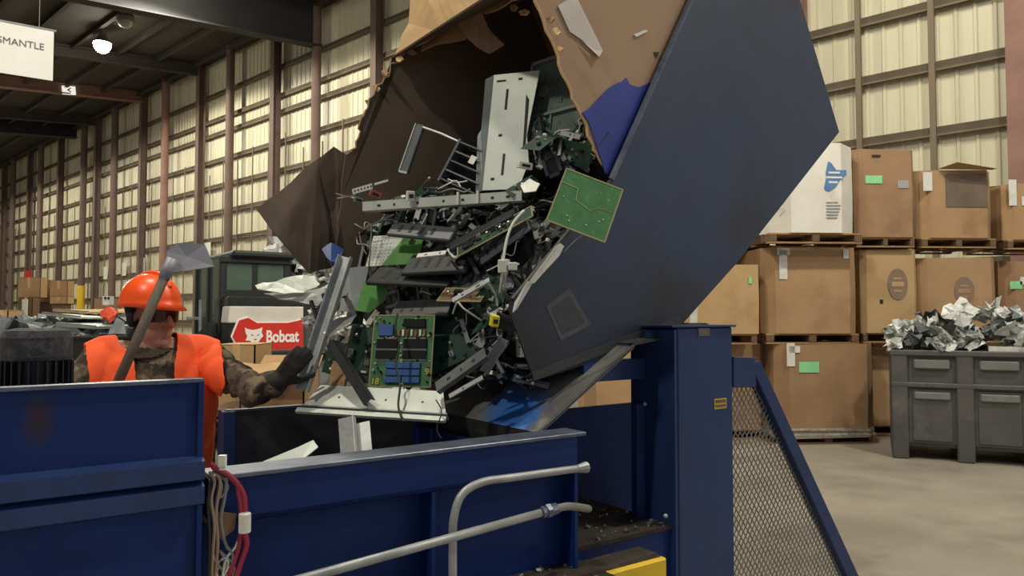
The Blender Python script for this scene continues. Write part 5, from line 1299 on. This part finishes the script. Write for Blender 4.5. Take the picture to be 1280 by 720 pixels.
for i in range(46):
    px_ = rq.uniform(-10, 165); Y = rq.uniform(8.2, 12); p = at(px_, rq.uniform(398, 424), Y)
    scrap(p, .5, 'loose sheet on the left background heap, ' + ('at the picture edge' if px_ < 30 else 'behind the motor' if px_ < 80 else 'under the flat panels' if px_ < 120 else 'beside the worker') + (', nearer' if Y < 10 else ', farther'), gr, ('pale_sheet', 'grey_sheet', 'alu', 'dull_scrap'), 'panel_scrap', .3)
def flatpanel(a, b, c, mt, label, th=.02):
    M, w_, h_ = qf(a, b, c); t = thing('flat_panel', label, 'panel', M=M)
    part('sheet', MB().bb((0, 0, -th), (w_, h_, 0)), mt, t, local=True)
    part('rim', MB().bb((0, 0, 0), (w_, .03, .012)).bb((0, h_ - .03, 0), (w_, h_, .012)), 'grey_sheet', t, local=True)
    return t
flatpanel((52, 391, 8.6), (98, 396, 8.4), (70, 386, 10.2), 'pale_sheet', 'long pale panel lying on top of the left heap')
flatpanel((66, 387, 9.3), (108, 390, 9.0), (84, 381, 10.8), 'cardboard_torn', 'cream panel topmost on the left heap')
flatpanel((70, 404, 8.1), (118, 408, 8.0), (80, 398, 9.0), 'tarp_green', 'grey-green panel low on the left heap', .03)
for (a_, b_, c_, d2, Y, mt, lab) in ((22, 50, 347, 372, 19, 'cardboard', 'wrapped brown carton at far left near the wall'), (24, 40, 372, 398, 18.6, 'wood_dark', 'brown carton pile under the wrapped far left carton'),
        (50, 62, 350, 378, 20, 'cardboard_b', 'narrow brown carton second from the far left'), (62, 84, 351, 371, 19.5, 'cardboard', 'wide brown carton in the distance left of the yellow column'),
        (62, 84, 371, 380, 19.3, 'cardboard_c', 'flat tan carton under the wide distant one'), (-8, 9, 388, 432, 9.5, 'cardboard_c', 'orange-tan carton cut by the left picture edge'),
        (8, 42, 402, 425, 9.2, 'wood', 'pale wooden crate behind the motor top'), (117, 150, 373, 392, 14, 'cardboard_b', 'brown carton behind the small white box')):
    tt_ = carton(a_, b_, c_, d2, Y, mt, lab, .3)
    if tt_.location.z > .05 and not lab.startswith('w'):
        zb = tt_.location.z; 
        hb_ = MB().bb((-.18, -.12, -zb), (.18, .12, 0)); part('pallet_stand', hb_, 'wood_dark', tt_, local=True)
for (x0_, x1_) in ((27, 34),):
    p0_, p1_ = at(x0_, 399, 18.2), at(x1_, 374, 18.2)
    solo('white_sheet', MB().bb(p0_, p1_ + Vector((0, .03, 0))), 'label_white', 'white sheet hanging on the far left carton pile', 'sheet')
solo('white_box', MB().bb(at(128, 381, 8.9), at(137, 370, 8.9) + Vector((0, .1, 0))).bb(at(130, 374, 8.88), at(132, 371, 8.88) + Vector((0, .02, 0)), 1).bb(at(134, 374, 8.88), at(136, 371, 8.88) + Vector((0, .02, 0)), 1), ['conn_white', 'slot_dark'], 'small white box with two dark notches left of the orange helmet', 'box')
bent('red_sack', [(129, 392, 8.6), (136, 388, 8.6), (143, 389, 8.7), (145, 399, 8.5), (138, 404, 8.4), (130, 401, 8.5)], 'orange_red', 'small red-orange plastic piece left of the orange helmet', 'plastic scrap', .03, .05)
bent('grey_sheet', [(138, 412, 6.2), (150, 396, 6.3), (158, 410, 6.2), (164, 440, 5.9), (150, 452, 5.8), (126, 450, 5.8)], 'grey_sheet', 'grey torn sheet standing behind the worker neck', 'metal scrap', .04, .01)
# ================================================================== THE WORKER
pw = Vector((-1.46, 3.03, 0))
pr = thing('person', 'worker in orange hard hat, orange vest and camouflage jacket reaching towards the scrap', 'person', pw)
Fv = Vector((.52, -.85, 0)).normalized(); Rv = Vector((-Fv.y, Fv.x, 0))        # body forward, and its left hand side (image right)
def TB(l, f, z): return pw + Rv * l + Fv * f + UP * z
Hf = Vector((.9, -.44, -.03)).normalized(); Hr = Vector((-Hf.y, Hf.x, 0)).normalized(); Hu = Hf.cross(Hr) * 1.0
if Hu.z < 0: Hu = -Hu
hc = at(190, 395, 3.0)                       # centre of the head at eye height
def HB(l, f, u): return hc + Hr * l + Hf * f + Hu * u
HM = Matrix((Hr, Hf, Hu)).transposed()
TM = Matrix((Rv, Fv, UP)).transposed()
b = MB(); TS_ = []
# torso
for (z, wx, wy, fo) in ((.86, .195, .14, 0), (.95, .205, .145, 0), (1.05, .215, .15, .0), (1.15, .222, .15, .005), (1.25, .226, .145, .005), (1.33, .215, .13, 0), (1.38, .19, .105, -.005)):
    TS_.append((z, wx, wy, fo))
for i in range(len(TS_) - 1):
    for j in range(5):
        z, wx, wy, fo = [TS_[i][q_] + (TS_[i + 1][q_] - TS_[i][q_]) * j / 5 for q_ in range(4)]
        b.ball(TB(0, fo, z), (wx, wy, .1), TM, 24, 10)
b.limb(TB(-.17, -.01, 1.38), TB(.17, -.01, 1.38), .075, .075)
b.limb(TB(0, -.015, 1.36), HB(0, -.03, -.1), .075, .062)
# head
b.ball(HB(0, -.012, .045), (.077, .097, .1), HM, 18, 12)
b.ball(HB(0, .02, -.06), (.062, .072, .075), HM, 16, 10)
b.ball(HB(0, .05, -.105), (.04, .042, .034), HM)
b.ball(HB(0, .066, .005), (.055, .03, .05), HM)
b.ball(HB(0, .085, .03), (.05, .016, .012), HM)
b.limb(HB(0, .092, .012), HB(0, .117, -.032), .0095, .0135); b.ball(HB(.013, .1, -.034), .0095); b.ball(HB(-.013, .1, -.034), .0095)
b.ball(HB(0, .088, -.064), (.026, .013, .007), HM); b.ball(HB(0, .085, -.078), (.022, .013, .007), HM)
for s_ in (-1, 1):
    b.ball(HB(s_ * .038, .068, -.025), (.024, .024, .022), HM)
    b.ball(HB(s_ * .078, -.012, -.008), (.01, .019, .03), HM)
# legs and boots
for s_ in (-1, 1):
    b.limb(TB(s_ * .09, 0, .86), TB(s_ * .1, .01, .48), .088, .062); b.limb(TB(s_ * .1, .01, .48), TB(s_ * .105, -.01, .1), .062, .046)
    b.limb(TB(s_ * .105, -.02, .05), TB(s_ * .12, .15, .045), .048, .042)
# left arm (image right) reaching to the scrap
shl = TB(.2, -.005, 1.365); el = at(318, 489, 2.95); wr = at(346, 478, 2.93)
b.limb(shl, el, .078, .062); b.limb(el, wr, .062, .046)
def hand(b, wr, di, up, sp, s_=1.0, curl=.5):
    # palm, four fingers of different length, thumb leaving the side of the palm
    di = di.normalized(); sp = (sp - di * sp.dot(di)).normalized(); nr = di.cross(sp)
    if nr.dot(up) < 0: nr = -nr
    for i in range(6): 
        f = i / 5
        for j in (-1.2, -.4, .4, 1.2): b.ball(wr + di * (.015 + .075 * f) * s_ + sp * j * .019 * (.75 + .25 * f) * s_, .0155 * s_, n=8, m=6)
    for j, L in ((-1.5, .068), (-.5, .08), (.5, .076), (1.5, .06)):
        p = wr + di * .09 * s_ + sp * j * .0195 * s_; d = di.copy()
        for seg, fr in ((0, .45), (1, .32), (2, .23)):
            d = (d - nr * curl * (.35 + .3 * seg)).normalized(); q_ = p + d * L * fr * s_
            b.limb(p, q_, .0105 * s_ - .0006 * seg, .0095 * s_ - .0006 * seg); p = q_
    p = wr + di * .03 * s_ - sp * .03 * s_; d = (di * .75 - sp * .65 - nr * .2).normalized()
    for fr in (.036, .03, .024):
        q_ = p + d * fr * s_; b.limb(p, q_, .0125 * s_, .0105 * s_); p = q_; d = (d + di * .35 - nr * .3 * curl).normalized()
hd_ = (at(372, 449, 2.9) - wr)
hand(b, wr, hd_, Vector((0, -1, .2)), Vector((-.6, -.2, .9)), 1.12, .55)
# right arm (image left) gripping the shovel, mostly behind the panel
shr = TB(-.2, -.005, 1.36)
SH0, SH1 = at(128, 522, 2.34), at(211, 334, 2.44)
grip = SH0.lerp(SH1, .12)
elr = Vector((-1.72, 2.78, 1.16)); wrr = grip + Vector((-.05, .085, -.02))
b.limb(shr, elr, .078, .06); b.limb(elr, wrr, .06, .044)
hand(b, wrr, (grip + Vector((.0, -.0, 0)) - wrr), Vector((-.6, -.5, 0)), (SH1 - SH0), 1.1, .95)
me = b.mesh('body', 'camo_cloth')
tmp = bpy.data.objects.new('tmp', me); COL.objects.link(tmp)
rmod = tmp.modifiers.new('r', 'REMESH'); rmod.mode = 'VOXEL'; rmod.voxel_size = .0075
sm = tmp.modifiers.new('s', 'SMOOTH'); sm.factor = .5; sm.iterations = 3
dg = bpy.context.evaluated_depsgraph_get(); dg.update()
body = bpy.data.meshes.new_from_object(tmp.evaluated_get(dg)); bpy.data.objects.remove(tmp)
body.materials.clear()
for m_ in ('camo_cloth', 'skin', 'glove', 'trousers', 'black_cloth'): body.materials.append(MATS[m_])
neck = HB(0, -.03, -.12)
# folds in the cloth of sleeves and torso
nrm = [v.normal.copy() for v in body.vertices]
axis = (wr - shl).normalized()
for v, n_ in zip(body.vertices, nrm):
    c = v.co
    ish = (c - hc).length < .2 and c.z > neck.z
    if not ish and (c - wr).dot(hd_.normalized()) < -.01 and c.z > .15:
        v.co = c + n_ * ((.007 * math.sin((c - shl).dot(axis) * 85 + 5 * noise.noise(c * 8)) + .009 * noise.noise(c * 13)) if (c - shl).dot(axis) > .03 else .003 * noise.noise(c * 6))
def region(c):
    if (c - neck).dot(Hu) > -.005 and (c - hc).length < .22: return 1
    if (c - wr).dot(hd_.normalized()) > -.005 and (c - wr).length < .3: return 2
    if (c - wrr).length < .2 and (c - elr).length > (wrr - elr).length * .97: return 2
    if c.z < .1: return 4
    if c.z < .88: return 3
    return 0
for p in body.polygons:
    p.material_index = region(p.center); p.use_smooth = True
body.update()
bverts = [v.co.copy() for v in body.vertices]; bn_ = [v.normal.copy() for v in body.vertices]; bpol = [(tuple(p.vertices), p.center.copy()) for p in body.polygons]
def shell(sel, off, th, name, mt, label=None, sm_=0):
    idx = {}; vs = []; fs = []
    for vsi, c in bpol:
        if sel(c):
            f = []
            for i in vsi:
                if i not in idx: idx[i] = len(vs); vs.append(bverts[i] + bn_[i] * off)
                f.append(idx[i])
            fs.append(tuple(f))
    inv = list(idx.keys()); n = len(vs)
    nb = {i: set() for i in range(n)}
    for f in fs:
        for a_, b_ in zip(f, f[1:] + f[:1]): nb[a_].add(b_); nb[b_].add(a_)
    for it in range(sm_):
        vs = [v.lerp(sum((vs[j] for j in nb[i]), Vector()) / max(1, len(nb[i])), .6) for i, v in enumerate(vs)]
    vs += [vs[idx[i]] - bn_[i] * th for i in inv]
    cnt = {}
    for f in fs:
        for a_, b_ in zip(f, f[1:] + f[:1]): cnt[(a_, b_)] = 1
    rim = [(a_, b_) for (a_, b_) in cnt if (b_, a_) not in cnt]
    fs2 = [tuple(i + n for i in reversed(f)) for f in fs] + [(b_, a_, a_ + n, b_ + n) for a_, b_ in rim]
    return part(name, MB().add(vs, fs + fs2), mt, pr, smooth=True, label=label)
bme = body.copy(); bme.transform(WM[pr].inverted())
bo = bpy.data.objects.new('body', bme); COL.objects.link(bo); bo.parent = pr
def loc(c):
    d = c - pw; return d.dot(Rv), d.dot(Fv), d.z
def vest(c):
    l, f, z = loc(c)
    if z < .84 or z > 1.475 or abs(l) > .245: return False
    if (c - neck).length < .1: return False
    if f > .02 and abs(l + .01) < .025 + max(0, z - 1.05) * .12: return False
    return True
shell(vest, .024, .006, 'safety_vest', 'vest_orange', 'orange high visibility vest', 14)
def hair(c):
    d = c - hc; l, f, u = d.dot(Hr), d.dot(Hf), d.dot(Hu)
    return (f < .0 and -.1 < u < .06) and d.length < .17
shell(hair, .012, .01, 'hood', 'black_cloth', 'black hood liner under the hard hat')
def gait(c):
    d = c - neck
    return d.length < .125 and -.06 < d.dot(Hu) < -.012
shell(gait, .014, .01, 'neck_gaiter', 'gaiter')
# safety glasses
gl = MB(); vs = []; n = 14
for i in range(n + 1):
    a_ = R(-80 + 160 * i / n)
    for (u, rr_) in ((.022, 1.0), (-.024, .97)):
        vs.append(HB(math.sin(a_) * .081 * rr_, math.cos(a_) * .066 * rr_ + .04, u + .002 - (.012 if (u < 0 and abs(a_) < .2) else 0) * -1))
gl.add(vs + [v + Hf * -.004 for v in vs], [(2 * i, 2 * i + 2, 2 * i + 3, 2 * i + 1) for i in range(n)] + [(2 * i + 2 * n + 2, 2 * i + 1 + 2 * n + 2, 2 * i + 3 + 2 * n + 2, 2 * i + 2 + 2 * n + 2) for i in range(n)])
gs = part('safety_glasses', gl, 'lens_red', pr, smooth=True, label='dark reddish wraparound safety glasses')
# hard hat
tilt = Matrix.Rotation(R(0), 3, 'X'); hat = MB(); vs = []; NA, NR = 36, 12
hat0 = .048
for i in range(NR):
    th = math.pi / 2 * (1 - i / (NR - 1))
    for j in range(NA):
        a_ = 2 * math.pi * j / NA
        ridge = 1 + .02 * math.exp(-(math.sin(a_ * 1) * 4) ** 2 * 0 - ((math.cos(a_)) * 6) ** 2)
        vs.append(HB(math.cos(a_) * .108 * math.sin(th) ** .9 * ridge, math.sin(a_) * .128 * math.sin(th) ** .9 * ridge - .012, hat0 + .006 + math.cos(th) * .118 * ridge))
rim = []
for j in range(NA):
    a_ = 2 * math.pi * j / NA; fr = max(0, math.sin(a_)) ** 2
    rim.append(HB(math.cos(a_) * (.115 + .004 * fr), math.sin(a_) * (.136 + .04 * fr) - .012, hat0 - .012 - .012 * fr))
vs = rim + vs
fs = [(i * NA + j, i * NA + (j + 1) % NA, (i + 1) * NA + (j + 1) % NA, (i + 1) * NA + j) for i in range(NR) for j in range(NA)]
inn = [v + (hc + Hu * .05 - v).normalized() * .005 for v in vs]; m_ = len(vs)
hat.add(vs + inn, fs + [tuple(k + m_ for k in reversed(f)) for f in fs] + [(j, j + m_, (j + 1) % NA + m_, (j + 1) % NA) for j in range(NA)])
hh_ = part('hard_hat', hat, 'helmet_orange', pr, smooth=True, label='bright orange hard hat')
part('crown_ridge', MB().tube(arc([HB(0, .1, hat0 + .068), HB(0, .06, hat0 + .113), HB(0, -.012, hat0 + .128), HB(0, -.085, hat0 + .11), HB(0, -.125, hat0 + .06)], 5), .009, 8), 'helmet_orange', hh_, smooth=True)

# shovel held upside down
sh = thing('shovel', 'shovel held upside down with its grey blade above the hard hat', 'shovel', SH0)
part('handle', MB().tube([SH0 - (SH1 - SH0) * .25, SH1], .0165, 10), 'shovel_wood', sh, smooth=True)
part('socket', MB().tube([SH1 - (SH1 - SH0) * .08, SH1 + (SH1 - SH0).normalized() * .03], .019, 10), 'shovel_steel', sh, smooth=True)
cs = [at(208, 314, 2.44), at(221, 304, 2.46), at(256, 305, 2.5), at(268, 333, 2.5), at(214, 341, 2.44)]
nv = (cs[2] - cs[0]).cross(cs[3] - cs[0]).normalized()
if nv.y > 0: nv = -nv
bl_ = MB(); cen = sum(cs, Vector()) / 5 - nv * .012
ring = cs; mid = [cen.lerp(c, .6) for c in cs]
bl_.add(ring + mid + [cen] + [c - nv * .004 for c in ring + mid + [cen]],
        [(i, (i + 1) % 5, 5 + (i + 1) % 5, 5 + i) for i in range(5)] + [(5 + i, 5 + (i + 1) % 5, 10) for i in range(5)] +
        [(11 + i, 16 + i, 16 + (i + 1) % 5, 11 + (i + 1) % 5) for i in range(5)] + [(16 + i, 21, 16 + (i + 1) % 5) for i in range(5)] + [(i, 11 + i, 11 + (i + 1) % 5, (i + 1) % 5) for i in range(5)])
part('blade', bl_, 'shovel_steel', sh)
# thin rod near the gloved hand
M1 = at(362, 460, 2.98); M2 = at(399, 459, 3.02)
solo('metal_rod', MB().tube([M1, M2], .005, 6), 'dull_scrap', 'thin metal rod crossing the aluminium rail at the glove', 'metal rod')
